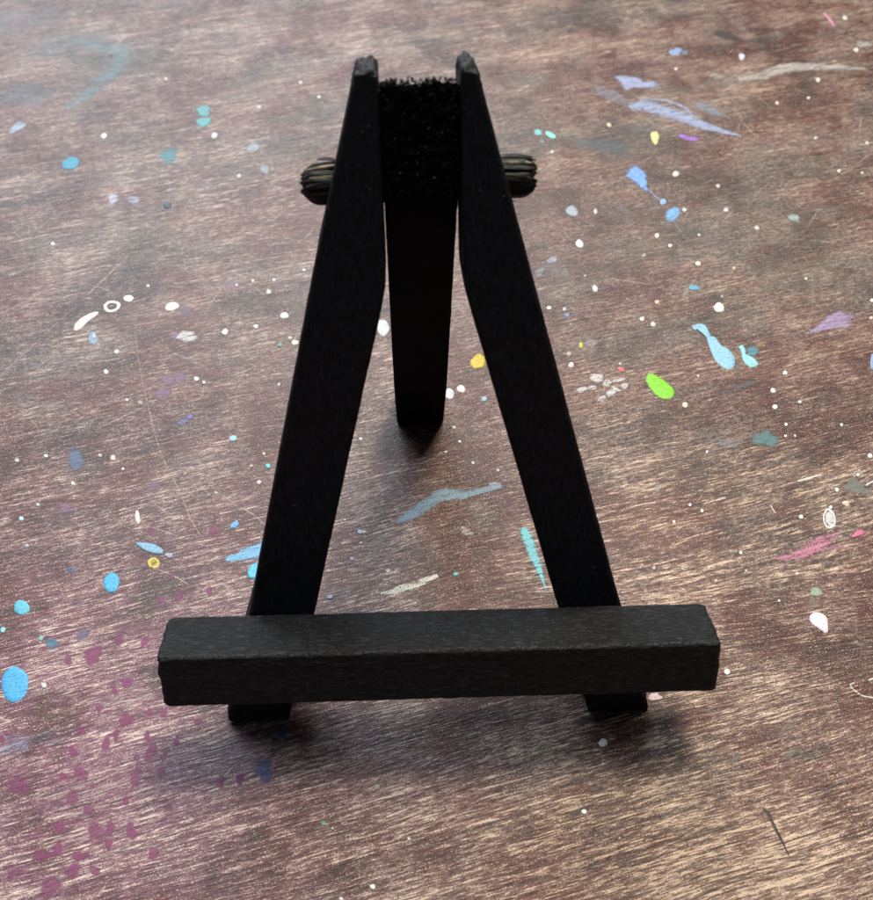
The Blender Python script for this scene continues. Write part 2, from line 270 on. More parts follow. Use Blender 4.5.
    ('drop', (238, 236, 232), 1, (-6995, 5722, -6996, 5697, -7007, 5678, -7029, 5676, -7051, 5682, -7067, 5703, -7074, 5727, -7076, 5752, -7066, 5771, -7045, 5780, -7023, 5763, -7008, 5745), ()),
    ('drop', (205, 215, 215), 1, (-6740, 953, -6737, 935, -6742, 919, -6753, 908, -6766, 899, -6783, 895, -6801, 902, -6815, 916, -6826, 929, -6838, 942, -6847, 958, -6849, 976, -6847, 994, -6838, 1008, -6820, 1012, -6802, 1007, -6787, 1003, -6770, 997, -6756, 985, -6746, 969), ()),
    ('drop', (175, 180, 195), 1, (-7638, 4137, -7643, 4112, -7658, 4099, -7677, 4093, -7699, 4097, -7723, 4113, -7729, 4142, -7725, 4165, -7714, 4182, -7694, 4187, -7671, 4182, -7653, 4162), ()),
    ('drop', (112, 172, 132), 1, (-1698, -1915, -1715, -1929, -1736, -1936, -1758, -1930, -1778, -1917, -1789, -1897, -1789, -1876, -1781, -1855, -1757, -1851, -1734, -1859, -1717, -1874, -1703, -1892), ()),
    ('drop', (200, 205, 200), 1, (-1579, -1996, -1584, -2005, -1594, -2009, -1606, -2006, -1617, -2000, -1621, -1989, -1619, -1979, -1615, -1970, -1605, -1965, -1592, -1966, -1584, -1976, -1579, -1986), ()),
    ('drop', (232, 238, 240), 1, (-918, -2997, -920, -3008, -926, -3020, -940, -3026, -956, -3024, -971, -3019, -984, -3011, -992, -2999, -997, -2987, -1001, -2974, -1001, -2962, -993, -2952, -982, -2946, -970, -2940, -956, -2936, -940, -2940, -927, -2949, -918, -2961, -913, -2974, -914, -2986), ()),
    ('drop', (238, 236, 232), 1, (-1424, -3156, -1436, -3164, -1449, -3170, -1464, -3168, -1477, -3158, -1487, -3145, -1486, -3130, -1478, -3119, -1462, -3118, -1447, -3121, -1432, -3127, -1423, -3141), ()),
    ('drop', (225, 220, 210), 1, (-331, -2240, -337, -2251, -351, -2255, -367, -2255, -379, -2244, -382, -2230, -381, -2218, -375, -2207, -362, -2199, -347, -2205, -335, -2215, -328, -2227), ()),
    ('drop', (210, 205, 200), 1, (89, -1939, 80, -1947, 69, -1950, 58, -1948, 46, -1942, 38, -1930, 43, -1919, 51, -1911, 61, -1908, 74, -1908, 85, -1915, 89, -1927), ()),
    ('drop', (175, 170, 160), 1, (-819, -1322, -825, -1336, -838, -1343, -854, -1343, -868, -1342, -882, -1340, -896, -1334, -908, -1323, -919, -1309, -924, -1293, -917, -1279, -905, -1270, -894, -1263, -882, -1257, -868, -1255, -853, -1260, -838, -1267, -825, -1278, -819, -1293, -819, -1308), ()),
    ('drop', (140, 164, 208), 1, (8849, 22260, 8812, 22208, 8801, 22140, 8763, 22077, 8703, 22067, 8650, 22071, 8590, 22057, 8530, 22074, 8498, 22134, 8477, 22203, 8467, 22283, 8512, 22357, 8593, 22379, 8643, 22387, 8676, 22444, 8733, 22505, 8799, 22510, 8859, 22481, 8908, 22426, 8904, 22338), ()),
    ('drop', (205, 212, 222), 1, (10740, 21847, 10679, 21741, 10633, 21664, 10586, 21628, 10558, 21671, 10537, 21736, 10553, 21859, 10584, 22002, 10644, 22048, 10679, 22031, 10721, 22042, 10745, 21977), ()),
    ('drop', (160, 116, 205), 1, (8133, 17629, 8131, 17601, 8112, 17578, 8078, 17563, 8036, 17555, 7989, 17562, 7951, 17586, 7928, 17614, 7906, 17638, 7884, 17664, 7879, 17694, 7894, 17719, 7916, 17741, 7950, 17757, 7993, 17757, 8036, 17747, 8078, 17734, 8116, 17713, 8134, 17684, 8134, 17655), ()),
    ('drop', (222, 216, 160), 1, (7334, 17621, 7296, 17520, 7258, 17418, 7212, 17305, 7164, 17267, 7140, 17334, 7132, 17410, 7116, 17449, 7103, 17504, 7104, 17588, 7108, 17693, 7131, 17830, 7182, 17937, 7233, 17953, 7268, 17947, 7305, 17970, 7336, 17959, 7346, 17891, 7351, 17817, 7355, 17731), ()),
    ('drop', (218, 208, 190), 1, (6093, 18312, 6076, 18260, 6037, 18245, 6002, 18267, 5975, 18302, 5968, 18354, 5973, 18407, 5999, 18446, 6033, 18473, 6072, 18463, 6091, 18412, 6100, 18363), ()),
    ('drop', (130, 200, 216), 1, (4102, 18096, 4089, 18049, 4069, 18005, 4040, 17970, 4004, 17956, 3969, 17956, 3934, 17962, 3904, 17983, 3889, 18024, 3886, 18067, 3880, 18109, 3880, 18157, 3897, 18204, 3928, 18239, 3964, 18262, 4002, 18262, 4033, 18236, 4053, 18204, 4076, 18178, 4098, 18143), ()),
    ('drop', (150, 224, 220), 1, (4458, 17800, 4436, 17780, 4406, 17776, 4372, 17772, 4326, 17785, 4274, 17834, 4234, 17901, 4209, 17963, 4189, 18018, 4184, 18065, 4192, 18101, 4204, 18134, 4228, 18155, 4272, 18141, 4321, 18100, 4368, 18056, 4415, 18004, 4450, 17940, 4463, 17883, 4465, 17837), ()),
    ('drop', (195, 210, 210), 1, (4316, 17113, 4303, 17077, 4282, 17047, 4254, 17030, 4225, 17041, 4214, 17080, 4208, 17120, 4223, 17158, 4246, 17185, 4274, 17197, 4302, 17189, 4324, 17160), ()),
    ('drop', (125, 172, 236), 1, (6521, 15857, 6490, 15812, 6463, 15751, 6419, 15713, 6374, 15756, 6355, 15826, 6336, 15856, 6302, 15875, 6278, 15919, 6263, 15979, 6253, 16061, 6281, 16133, 6343, 16135, 6391, 16097, 6423, 16094, 6463, 16105, 6493, 16075, 6510, 16027, 6533, 15979, 6545, 15916), ()),
    ('drop', (125, 172, 236), 1, (6639, 15621, 6633, 15547, 6618, 15483, 6605, 15423, 6578, 15381, 6546, 15367, 6518, 15338, 6478, 15286, 6432, 15287, 6410, 15358, 6410, 15441, 6415, 15510, 6429, 15569, 6451, 15612, 6465, 15665, 6484, 15742, 6522, 15784, 6559, 15755, 6588, 15713, 6618, 15679), ()),
    ('drop', (150, 185, 225), 1, (6987, 14651, 6972, 14613, 6954, 14579, 6929, 14557, 6903, 14543, 6875, 14527, 6842, 14519, 6817, 14540, 6809, 14580, 6809, 14622, 6813, 14661, 6827, 14698, 6846, 14730, 6867, 14761, 6894, 14789, 6924, 14793, 6949, 14778, 6971, 14759, 6990, 14733, 6996, 14694), ()),
    ('drop', (200, 210, 220), 1, (7460, 14275, 7436, 14231, 7409, 14195, 7376, 14191, 7348, 14202, 7332, 14236, 7327, 14283, 7343, 14335, 7379, 14356, 7410, 14365, 7438, 14355, 7462, 14327), ()),
    ('drop', (125, 176, 228), 1, (7109, 14074, 7081, 14031, 7051, 14007, 7026, 14008, 7000, 13984, 6952, 13925, 6907, 13917, 6904, 13986, 6927, 14066, 6946, 14126, 6970, 14177, 6999, 14210, 7023, 14246, 7052, 14307, 7090, 14338, 7111, 14306, 7125, 14270, 7153, 14251, 7167, 14202, 7144, 14130), ()),
    ('drop', (220, 216, 210), 1, (7565, 15880, 7552, 15835, 7524, 15803, 7497, 15786, 7472, 15769, 7444, 15756, 7418, 15759, 7393, 15774, 7372, 15801, 7366, 15844, 7380, 15891, 7399, 15929, 7416, 15965, 7438, 15998, 7467, 16013, 7494, 16017, 7522, 16014, 7545, 15996, 7557, 15963, 7564, 15924), ()),
    ('drop', (220, 216, 210), 1, (8535, 15274, 8527, 15232, 8501, 15199, 8470, 15191, 8450, 15213, 8440, 15243, 8433, 15280, 8450, 15320, 8476, 15351, 8506, 15358, 8530, 15345, 8542, 15313), ()),
    ('drop', (220, 216, 210), 1, (12662, 20384, 12631, 20330, 12597, 20274, 12551, 20249, 12521, 20279, 12512, 20332, 12524, 20392, 12541, 20457, 12582, 20501, 12625, 20516, 12660, 20500, 12670, 20446), ()),
    ('drop', (220, 216, 210), 1, (11118, 19211, 11100, 19167, 11074, 19119, 11039, 19113, 11017, 19138, 11007, 19173, 11009, 19218, 11024, 19268, 11056, 19298, 11089, 19314, 11116, 19298, 11123, 19257), ()),
    ('drop', (220, 216, 210), 1, (11733, 17366, 11715, 17333, 11694, 17303, 11666, 17289, 11641, 17297, 11640, 17335, 11643, 17371, 11658, 17407, 11682, 17434, 11709, 17446, 11730, 17433, 11744, 17407), ()),
    ('drop', (220, 216, 210), 1, (11942, 15764, 11925, 15725, 11898, 15694, 11869, 15688, 11842, 15694, 11831, 15727, 11834, 15770, 11859, 15808, 11886, 15831, 11916, 15852, 11942, 15842, 11955, 15809), ()),
    ('drop', (220, 216, 210), 1, (12524, 15637, 12509, 15606, 12486, 15585, 12462, 15573, 12447, 15589, 12441, 15613, 12445, 15642, 12455, 15674, 12478, 15701, 12500, 15699, 12516, 15689, 12523, 15666), ()),
    ('drop', (220, 216, 210), 1, (8533, 14213, 8518, 14163, 8483, 14137, 8451, 14131, 8426, 14147, 8401, 14171, 8400, 14221, 8426, 14265, 8456, 14297, 8488, 14303, 8519, 14296, 8532, 14259), ()),
    ('drop', (220, 216, 210), 1, (14300, 22034, 14272, 21965, 14228, 21919, 14188, 21917, 14156, 21931, 14139, 21976, 14137, 22044, 14177, 22111, 14221, 22146, 14262, 22165, 14296, 22149, 14317, 22106), ()),
    ('drop', (220, 216, 210), 1, (14541, 24020, 14512, 23945, 14465, 23887, 14422, 23889, 14388, 23908, 14372, 23958, 14386, 24030, 14412, 24104, 14458, 24158, 14507, 24182, 14532, 24140, 14539, 24084), ()),
    ('drop', (220, 216, 210), 1, (13094, 17038, 13076, 17000, 13049, 16973, 13023, 16968, 13002, 16977, 12999, 17010, 12999, 17044, 13013, 17084, 13041, 17112, 13068, 17115, 13082, 17095, 13097, 17075), ()),
    ('drop', (220, 216, 210), 1, (12096, 19423, 12077, 19381, 12050, 19353, 12024, 19347, 12007, 19366, 11989, 19386, 11991, 19429, 12011, 19472, 12039, 19494, 12065, 19499, 12090, 19498, 12098, 19464), ()),
    ('drop', (220, 216, 210), 1, (8555, 21258, 8542, 21212, 8516, 21180, 8488, 21175, 8468, 21192, 8457, 21223, 8448, 21264, 8466, 21311, 8494, 21338, 8520, 21342, 8542, 21330, 8560, 21304), ()),
    ('drop', (220, 216, 210), 1, (7597, 13213, 7583, 13186, 7565, 13167, 7545, 13160, 7530, 13174, 7518, 13190, 7516, 13218, 7526, 13248, 7547, 13264, 7566, 13263, 7584, 13261, 7595, 13241), ()),
    ('drop', (240, 238, 228), 1, (7579, 10512, 7585, 10452, 7577, 10391, 7563, 10332, 7539, 10281, 7502, 10256, 7467, 10255, 7435, 10251, 7399, 10249, 7366, 10274, 7345, 10322, 7335, 10382, 7341, 10447, 7367, 10500, 7399, 10535, 7426, 10570, 7458, 10604, 7495, 10610, 7528, 10588, 7556, 10557), ()),
    ('drop', (238, 236, 232), 1, (6537, 13226, 6521, 13187, 6491, 13155, 6458, 13168, 6434, 13195, 6427, 13237, 6432, 13281, 6454, 13318, 6484, 13336, 6520, 13345, 6543, 13311, 6548, 13267), ()),
    ('drop', (238, 236, 232), 1, (6786, 12802, 6765, 12778, 6742, 12760, 6718, 12763, 6696, 12779, 6690, 12814, 6693, 12851, 6712, 12880, 6738, 12887, 6762, 12887, 6783, 12871, 6798, 12840), ()),
    ('drop', (238, 236, 232), 1, (7359, 12052, 7336, 12011, 7301, 12004, 7269, 12004, 7239, 12022, 7226, 12066, 7237, 12115, 7268, 12144, 7298, 12169, 7331, 12168, 7358, 12142, 7369, 12099), ()),
    ('drop', (215, 212, 205), 1, (9149, 13386, 9124, 13349, 9091, 13326, 9056, 13326, 9040, 13364, 9033, 13402, 9040, 13446, 9059, 13492, 9095, 13512, 9125, 13495, 9148, 13473, 9155, 13432), ()),
    ('drop', (238, 236, 232), 1, (9841, 11341, 9824, 11324, 9806, 11313, 9788, 11312, 9771, 11324, 9767, 11349, 9780, 11373, 9792, 11393, 9810, 11405, 9830, 11406, 9843, 11390, 9845, 11366), ()),
    ('drop', (228, 200, 180), 1, (6084, 10679, 6059, 10653, 6032, 10642, 6005, 10638, 5984, 10661, 5972, 10693, 5979, 10731, 5997, 10764, 6026, 10776, 6050, 10765, 6075, 10752, 6088, 10720), ()),
    ('drop', (238, 236, 232), 1, (8514, 8110, 8493, 8082, 8465, 8070, 8435, 8065, 8413, 8087, 8406, 8121, 8423, 8154, 8441, 8182, 8467, 8206, 8497, 8202, 8518, 8180, 8519, 8145), ()),
    ('drop', (238, 236, 232), 1, (8117, 7570, 8094, 7534, 8060, 7524, 8028, 7525, 8008, 7551, 7999, 7584, 8009, 7621, 8028, 7656, 8060, 7681, 8091, 7667, 8110, 7642, 8116, 7608), ()),
    ('drop', (238, 236, 232), 1, (8028, 7071, 8008, 7043, 7979, 7023, 7945, 7017, 7926, 7048, 7918, 7082, 7927, 7119, 7950, 7147, 7979, 7165, 8010, 7162, 8040, 7147, 8042, 7107), ()),
    ('drop', (238, 236, 232), 1, (8590, 7200, 8575, 7181, 8557, 7169, 8538, 7172, 8523, 7185, 8522, 7208, 8529, 7229, 8538, 7251, 8558, 7263, 8578, 7260, 8588, 7241, 8593, 7222), ()),
    ('drop', (240, 228, 212), 1, (6081, 7240, 6070, 7221, 6058, 7200, 6040, 7181, 6018, 7177, 5998, 7188, 5982, 7202, 5970, 7221, 5966, 7243, 5968, 7267, 5971, 7290, 5981, 7313, 5998, 7329, 6018, 7336, 6038, 7343, 6060, 7345, 6079, 7332, 6088, 7309, 6091, 7285, 6089, 7261), ()),
    ('drop', (238, 236, 232), 1, (8115, 6545, 8103, 6526, 8085, 6514, 8063, 6511, 8051, 6529, 8048, 6551, 8052, 6574, 8067, 6592, 8085, 6604, 8105, 6601, 8123, 6591, 8126, 6567), ()),
    ('drop', (238, 236, 232), 1, (8216, 6207, 8208, 6189, 8192, 6185, 8179, 6189, 8169, 6198, 8165, 6213, 8167, 6229, 8178, 6242, 8192, 6252, 8207, 6249, 8214, 6237, 8218, 6223), ()),
    ('drop', (238, 236, 232), 1, (8016, 6217, 8005, 6203, 7990, 6192, 7973, 6193, 7962, 6205, 7955, 6222, 7962, 6242, 7975, 6256, 7990, 6263, 8007, 6265, 8022, 6256, 8022, 6235), ()),
    ('drop', (238, 236, 232), 1, (9304, 6467, 9289, 6452, 9273, 6438, 9252, 6436, 9241, 6453, 9237, 6474, 9244, 6495, 9257, 6514, 9275, 6522, 9294, 6521, 9311, 6512, 9312, 6488), ()),
    ('drop', (215, 185, 165), 1, (8192, 11841, 8171, 11819, 8149, 11801, 8122, 11796, 8105, 11820, 8097, 11851, 8107, 11885, 8124, 11914, 8149, 11924, 8173, 11922, 8197, 11910, 8202, 11876), ()),
    ('drop', (238, 236, 232), 1, (11202, 10450, 11184, 10426, 11161, 10405, 11135, 10406, 11118, 10426, 11121, 10459, 11127, 10489, 11145, 10517, 11170, 10529, 11196, 10530, 11212, 10510, 11218, 10480), ()),
    ('drop', (225, 205, 190), 1, (10992, 9831, 10971, 9810, 10948, 9798, 10924, 9795, 10902, 9808, 10904, 9842, 10914, 9872, 10933, 9896, 10956, 9910, 10981, 9909, 10996, 9890, 11006, 9864), ()),
    ('drop', (180, 190, 190), 1, (7650, 10803, 7641, 10780, 7623, 10769, 7606, 10778, 7595, 10791, 7591, 10810, 7590, 10833, 7604, 10852, 7622, 10861, 7639, 10860, 7650, 10844, 7655, 10824), ()),
    ('drop', (238, 236, 232), 1, (6521, 8135, 6512, 8120, 6497, 8115, 6484, 8117, 6475, 8128, 6468, 8142, 6473, 8158, 6481, 8174, 6494, 8183, 6508, 8178, 6517, 8167, 6519, 8153), ()),
    ('drop', (100, 170, 204), 1, (7147, 11173, 7160, 11139, 7144, 11100, 7092, 11080, 7041, 11080, 7001, 11080, 6964, 11081, 6933, 11093, 6904, 11108, 6871, 11127, 6857, 11159, 6881, 11193, 6915, 11219, 6944, 11246, 6984, 11270, 7031, 11269, 7067, 11255, 7098, 11242, 7124, 11225, 7137, 11200), ()),
    ('drop', (146, 200, 228), 1, (6746, 9842, 6845, 9889, 6931, 9893, 7003, 9854, 7020, 9782, 6980, 9679, 6976, 9588, 7007, 9508, 7059, 9450, 7135, 9416, 7183, 9327, 7205, 9184, 7263, 9072, 7356, 8991, 7416, 8867, 7443, 8702, 7437, 8561, 7399, 8443, 7339, 8358, 7259, 8305, 7177, 8314, 7095, 8384, 7030, 8493, 6981, 8640, 6953, 8851, 6947, 9126, 6942, 9313, 6938, 9408, 6912, 9491, 6861, 9564, 6802, 9654, 6732, 9763), ()),
    ('drop', (150, 190, 220), 1, (6793, 9701, 6781, 9689, 6770, 9666, 6749, 9653, 6726, 9666, 6708, 9690, 6693, 9717, 6688, 9748, 6693, 9776, 6698, 9799, 6703, 9826, 6717, 9843, 6738, 9841, 6757, 9837, 6778, 9838, 6802, 9825, 6817, 9796, 6823, 9764, 6823, 9733, 6812, 9710), ()),
    ('drop', (150, 216, 228), 1, (7646, 9085, 7727, 9106, 7749, 9036, 7712, 8878, 7741, 8762, 7834, 8690, 7900, 8607, 7939, 8514, 7929, 8432, 7872, 8361, 7798, 8341, 7707, 8370, 7648, 8448, 7619, 8573, 7614, 8698, 7634, 8823, 7635, 8933, 7615, 9027), ()),
    ('drop', (140, 172, 215), 1, (10587, 8372, 10541, 8246, 10497, 8175, 10452, 8109, 10430, 8136, 10441, 8241, 10483, 8378, 10527, 8491, 10577, 8611, 10616, 8644, 10635, 8611, 10621, 8502), ()),
    ('drop', (130, 216, 46), 1, (5324, 8176, 5390, 8266, 5442, 8305, 5478, 8292, 5552, 8227, 5663, 8110, 5764, 7973, 5854, 7816, 5883, 7685, 5851, 7579, 5792, 7505, 5703, 7462, 5615, 7459, 5526, 7496, 5446, 7591, 5374, 7745, 5326, 7900, 5303, 8053), ()),
    ('drop', (244, 244, 240), 1, (4570, 13065, 4571, 13012, 4566, 12954, 4545, 12904, 4513, 12883, 4483, 12883, 4457, 12882, 4431, 12888, 4409, 12914, 4393, 12952, 4382, 12999, 4382, 13054, 4399, 13105, 4420, 13146, 4443, 13185, 4473, 13208, 4502, 13199, 4524, 13171, 4544, 13145, 4561, 13111), ()),
    ('drop', (208, 208, 224), 1, (4692, 11301, 4691, 11261, 4684, 11219, 4670, 11180, 4648, 11156, 4624, 11149, 4601, 11146, 4578, 11151, 4561, 11179, 4556, 11218, 4554, 11255, 4552, 11293, 4558, 11333, 4572, 11371, 4591, 11404, 4615, 11425, 4640, 11417, 4657, 11389, 4671, 11363, 4685, 11337), ()),
    ('drop', (238, 236, 232), 1, (3481, 10654, 3479, 10616, 3459, 10583, 3430, 10569, 3404, 10572, 3384, 10589, 3364, 10616, 3373, 10657, 3396, 10687, 3423, 10701, 3449, 10702, 3475, 10690), ()),
    ('drop', (200, 200, 205), 1, (3836, 10585, 3830, 10552, 3816, 10521, 3792, 10506, 3766, 10502, 3748, 10522, 3747, 10555, 3747, 10586, 3761, 10616, 3785, 10640, 3810, 10632, 3826, 10610), ()),
    ('drop', (124, 152, 202), 1, (3883, 10382, 3885, 10340, 3859, 10304, 3826, 10292, 3797, 10294, 3772, 10309, 3752, 10340, 3766, 10383, 3788, 10418, 3819, 10437, 3849, 10435, 3874, 10417), ()),
    ('drop', (210, 210, 215), 1, (5127, 14368, 5118, 14313, 5101, 14269, 5076, 14243, 5045, 14230, 5027, 14276, 5024, 14331, 5030, 14383, 5045, 14432, 5071, 14468, 5098, 14452, 5120, 14422), ()),
    ('drop', (222, 222, 220), 1, (5624, 10139, 5618, 10103, 5600, 10066, 5569, 10040, 5535, 10042, 5517, 10070, 5505, 10101, 5516, 10141, 5537, 10175, 5567, 10199, 5601, 10202, 5627, 10182), ()),
    ('drop', (226, 222, 210), 1, (5854, 9935, 5850, 9892, 5829, 9848, 5793, 9833, 5763, 9841, 5737, 9857, 5730, 9895, 5734, 9938, 5759, 9976, 5792, 10002, 5826, 9999, 5842, 9966), ()),
    ('drop', (226, 224, 220), 1, (3762, 8682, 3761, 8657, 3752, 8634, 3739, 8612, 3724, 8591, 3702, 8578, 3680, 8579, 3661, 8585, 3642, 8594, 3628, 8612, 3627, 8639, 3635, 8665, 3644, 8688, 3656, 8709, 3674, 8725, 3693, 8740, 3716, 8752, 3740, 8750, 3754, 8729, 3759, 8704), ()),
    ('drop', (175, 168, 168), 1, (3764, 9045, 3754, 9000, 3730, 8968, 3702, 8954, 3674, 8952, 3647, 8967, 3641, 9007, 3643, 9049, 3665, 9084, 3694, 9100, 3722, 9095, 3744, 9076), ()),
    ('drop', (175, 172, 168), 1, (6073, 12493, 6063, 12457, 6047, 12424, 6021, 12411, 5995, 12406, 5972, 12421, 5967, 12456, 5978, 12494, 5999, 12518, 6021, 12546, 6049, 12548, 6068, 12527), ()),
    ('drop', (190, 190, 92), 1, (4066, 9310, 4057, 9257, 4039, 9218, 4016, 9182, 3986, 9185, 3963, 9220, 3962, 9277, 3966, 9327, 3978, 9378, 4006, 9400, 4035, 9398, 4054, 9359), ()),
    ('drop', (210, 200, 200), 1, (4840, 8641, 4840, 8619, 4829, 8599, 4812, 8587, 4796, 8593, 4783, 8602, 4779, 8622, 4784, 8643, 4793, 8663, 4809, 8676, 4827, 8676, 4835, 8658), ()),
    ('drop', (180, 170, 165), 1, (4486, 11781, 4477, 11755, 4463, 11735, 4445, 11721, 4424, 11714, 4410, 11731, 4403, 11753, 4408, 11779, 4423, 11800, 4442, 11813, 4461, 11813, 4482, 11808), ()),
    ('drop', (222, 112, 134), 1, (4868, 8402, 4863, 8383, 4850, 8370, 4827, 8370, 4802, 8379, 4776, 8394, 4755, 8418, 4742, 8443, 4733, 8467, 4726, 8492, 4732, 8512, 4748, 8520, 4765, 8525, 4784, 8530, 4808, 8527, 4834, 8511, 4857, 8489, 4875, 8462, 4880, 8437, 4873, 8418), ()),
    ('drop', (104, 202, 202), 1, (782, 2991, 766, 2971, 749, 2955, 726, 2948, 700, 2951, 683, 2971, 683, 2996, 688, 3020, 709, 3034, 732, 3040, 756, 3033, 776, 3017), ()),
    ('drop', (175, 190, 215), 1, (-1057, 4126, -1059, 4095, -1083, 4076, -1112, 4073, -1137, 4086, -1161, 4103, -1167, 4132, -1160, 4160, -1142, 4184, -1112, 4187, -1084, 4176, -1070, 4151), ()),
    ('drop', (215, 220, 225), 1, (-999, 4123, -1005, 4107, -1016, 4095, -1033, 4094, -1048, 4099, -1058, 4111, -1067, 4127, -1063, 4144, -1047, 4152, -1032, 4155, -1018, 4150, -1002, 4141), ()),
    ('drop', (200, 200, 205), 1, (-1062, 3851, -1071, 3838, -1079, 3825, -1094, 3819, -1111, 3824, -1122, 3838, -1124, 3855, -1122, 3871, -1109, 3880, -1094, 3884, -1077, 3881, -1065, 3868), ()),
    ('drop', (238, 236, 232), 1, (969, 6869, 961, 6849, 947, 6834, 928, 6829, 911, 6839, 900, 6854, 896, 6873, 897, 6895, 913, 6910, 933, 6909, 950, 6903, 962, 6888), ()),
    ('drop', (238, 236, 232), 1, (1063, 6445, 1058, 6425, 1044, 6409, 1024, 6409, 1009, 6419, 994, 6430, 989, 6450, 994, 6470, 1011, 6482, 1029, 6486, 1047, 6481, 1056, 6464), ()),
    ('drop', (225, 190, 185), 1, (1807, 5590, 1801, 5571, 1787, 5557, 1768, 5554, 1747, 5555, 1736, 5573, 1736, 5594, 1744, 5611, 1756, 5626, 1775, 5637, 1794, 5626, 1805, 5610), ()),
    ('drop', (215, 205, 200), 1, (-1040, 6643, -1046, 6621, -1063, 6609, -1082, 6596, -1106, 6602, -1119, 6624, -1122, 6648, -1115, 6668, -1104, 6689, -1081, 6693, -1059, 6685, -1043, 6668), ()),
    ('drop', (205, 200, 195), 1, (-530, 3141, -536, 3118, -552, 3099, -578, 3087, -603, 3101, -617, 3123, -624, 3146, -619, 3170, -603, 3191, -575, 3193, -549, 3187, -532, 3166), ()),
    ('drop', (165, 165, 200), 1, (-1226, 3468, -1228, 3442, -1247, 3425, -1272, 3424, -1293, 3436, -1313, 3449, -1320, 3473, -1314, 3496, -1297, 3514, -1272, 3517, -1249, 3509, -1237, 3488), ()),
    ('drop', (238, 236, 232), 1, (747, 6170, 745, 6153, 732, 6142, 717, 6141, 704, 6148, 694, 6158, 685, 6174, 693, 6190, 705, 6200, 720, 6201, 734, 6198, 745, 6187), ()),
    ('drop', (200, 205, 215), 1, (1308, 5829, 1299, 5808, 1286, 5789, 1263, 5784, 1241, 5792, 1233, 5813, 1229, 5833, 1230, 5857, 1247, 5874, 1270, 5878, 1288, 5866, 1304, 5851), ()),
    ('drop', (160, 170, 190), 1, (-1634, 2593, -1639, 2576, -1647, 2562, -1658, 2550, -1674, 2543, -1691, 2545, -1708, 2547, -1726, 2551, -1743, 2562, -1750, 2580, -1750, 2599, -1746, 2616, -1735, 2628, -1721, 2636, -1708, 2644, -1692, 2653, -1673, 2652, -1657, 2641, -1645, 2626, -1636, 2610), ()),
    ('drop', (215, 205, 195), 1, (-1389, 4450, -1390, 4437, -1397, 4426, -1411, 4422, -1425, 4428, -1432, 4440, -1437, 4452, -1433, 4465, -1424, 4474, -1411, 4479, -1398, 4475, -1388, 4464), ()),
    ('drop', (205, 184, 60), 1, (1762, 8878, 1751, 8810, 1731, 8740, 1686, 8695, 1633, 8683, 1584, 8672, 1528, 8659, 1473, 8683, 1436, 8744, 1418, 8819, 1419, 8898, 1451, 8965, 1495, 9007, 1526, 9055, 1564, 9117, 1620, 9147, 1676, 9127, 1724, 9086, 1762, 9028, 1773, 8952), ()),
    ('drop', (205, 212, 222), 1, (-379, 10142, -393, 10037, -428, 9963, -462, 9904, -499, 9852, -542, 9839, -583, 9871, -618, 9917, -650, 9977, -670, 10062, -675, 10159, -675, 10261, -661, 10367, -621, 10435, -573, 10444, -531, 10432, -491, 10421, -453, 10386, -422, 10323, -394, 10244), ()),
    ('drop', (204, 208, 218), 1, (993, 7886, 986, 7839, 978, 7786, 955, 7734, 914, 7712, 872, 7720, 835, 7738, 804, 7764, 783, 7805, 770, 7850, 760, 7899, 763, 7953, 786, 7998, 818, 8029, 852, 8058, 893, 8076, 933, 8062, 963, 8024, 983, 7981, 995, 7934), ()),
    ('drop', (238, 232, 222), 1, (1245, 8028, 1246, 7993, 1240, 7953, 1216, 7923, 1182, 7915, 1150, 7919, 1121, 7928, 1097, 7947, 1080, 7974, 1066, 8004, 1057, 8039, 1064, 8076, 1084, 8105, 1106, 8130, 1133, 8154, 1166, 8160, 1196, 8145, 1219, 8121, 1236, 8093, 1244, 8061), ()),
    ('drop', (150, 186, 208), 1, (1713, 7690, 1704, 7666, 1688, 7649, 1673, 7636, 1657, 7621, 1637, 7609, 1616, 7614, 1598, 7629, 1584, 7648, 1576, 7672, 1578, 7698, 1585, 7721, 1594, 7744, 1610, 7761, 1630, 7767, 1649, 7766, 1670, 7767, 1691, 7762, 1707, 7742, 1713, 7717), ()),
    ('drop', (232, 234, 230), 1, (-2766, 10737, -2756, 10695, -2765, 10654, -2792, 10630, -2820, 10618, -2845, 10608, -2872, 10603, -2899, 10612, -2925, 10630, -2950, 10656, -2962, 10695, -2956, 10735, -2945, 10770, -2932, 10804, -2909, 10829, -2879, 10834, -2851, 10828, -2824, 10819, -2799, 10801, -2781, 10771), ()),
    ('drop', (215, 220, 215), 1, (-3450, 10381, -3455, 10340, -3472, 10307, -3500, 10289, -3530, 10303, -3556, 10321, -3573, 10355, -3578, 10399, -3556, 10431, -3525, 10436, -3496, 10438, -3469, 10417), ()),
    ('drop', (228, 228, 222), 1, (-4155, 10235, -4158, 10205, -4162, 10177, -4168, 10146, -4184, 10122, -4208, 10115, -4232, 10119, -4256, 10125, -4280, 10141, -4295, 10171, -4302, 10205, -4303, 10237, -4296, 10266, -4281, 10287, -4265, 10304, -4247, 10326, -4222, 10337, -4196, 10324, -4176, 10297, -4162, 10267), ()),
    ('drop', (225, 214, 206), 1, (-2496, 9777, -2495, 9749, -2499, 9720, -2515, 9694, -2540, 9679, -2568, 9674, -2595, 9670, -2622, 9674, -2642, 9694, -2651, 9719, -2659, 9743, -2664, 9769, -2658, 9797, -2644, 9823, -2624, 9846, -2596, 9859, -2566, 9851, -2545, 9833, -2526, 9818, -2507, 9801), ()),
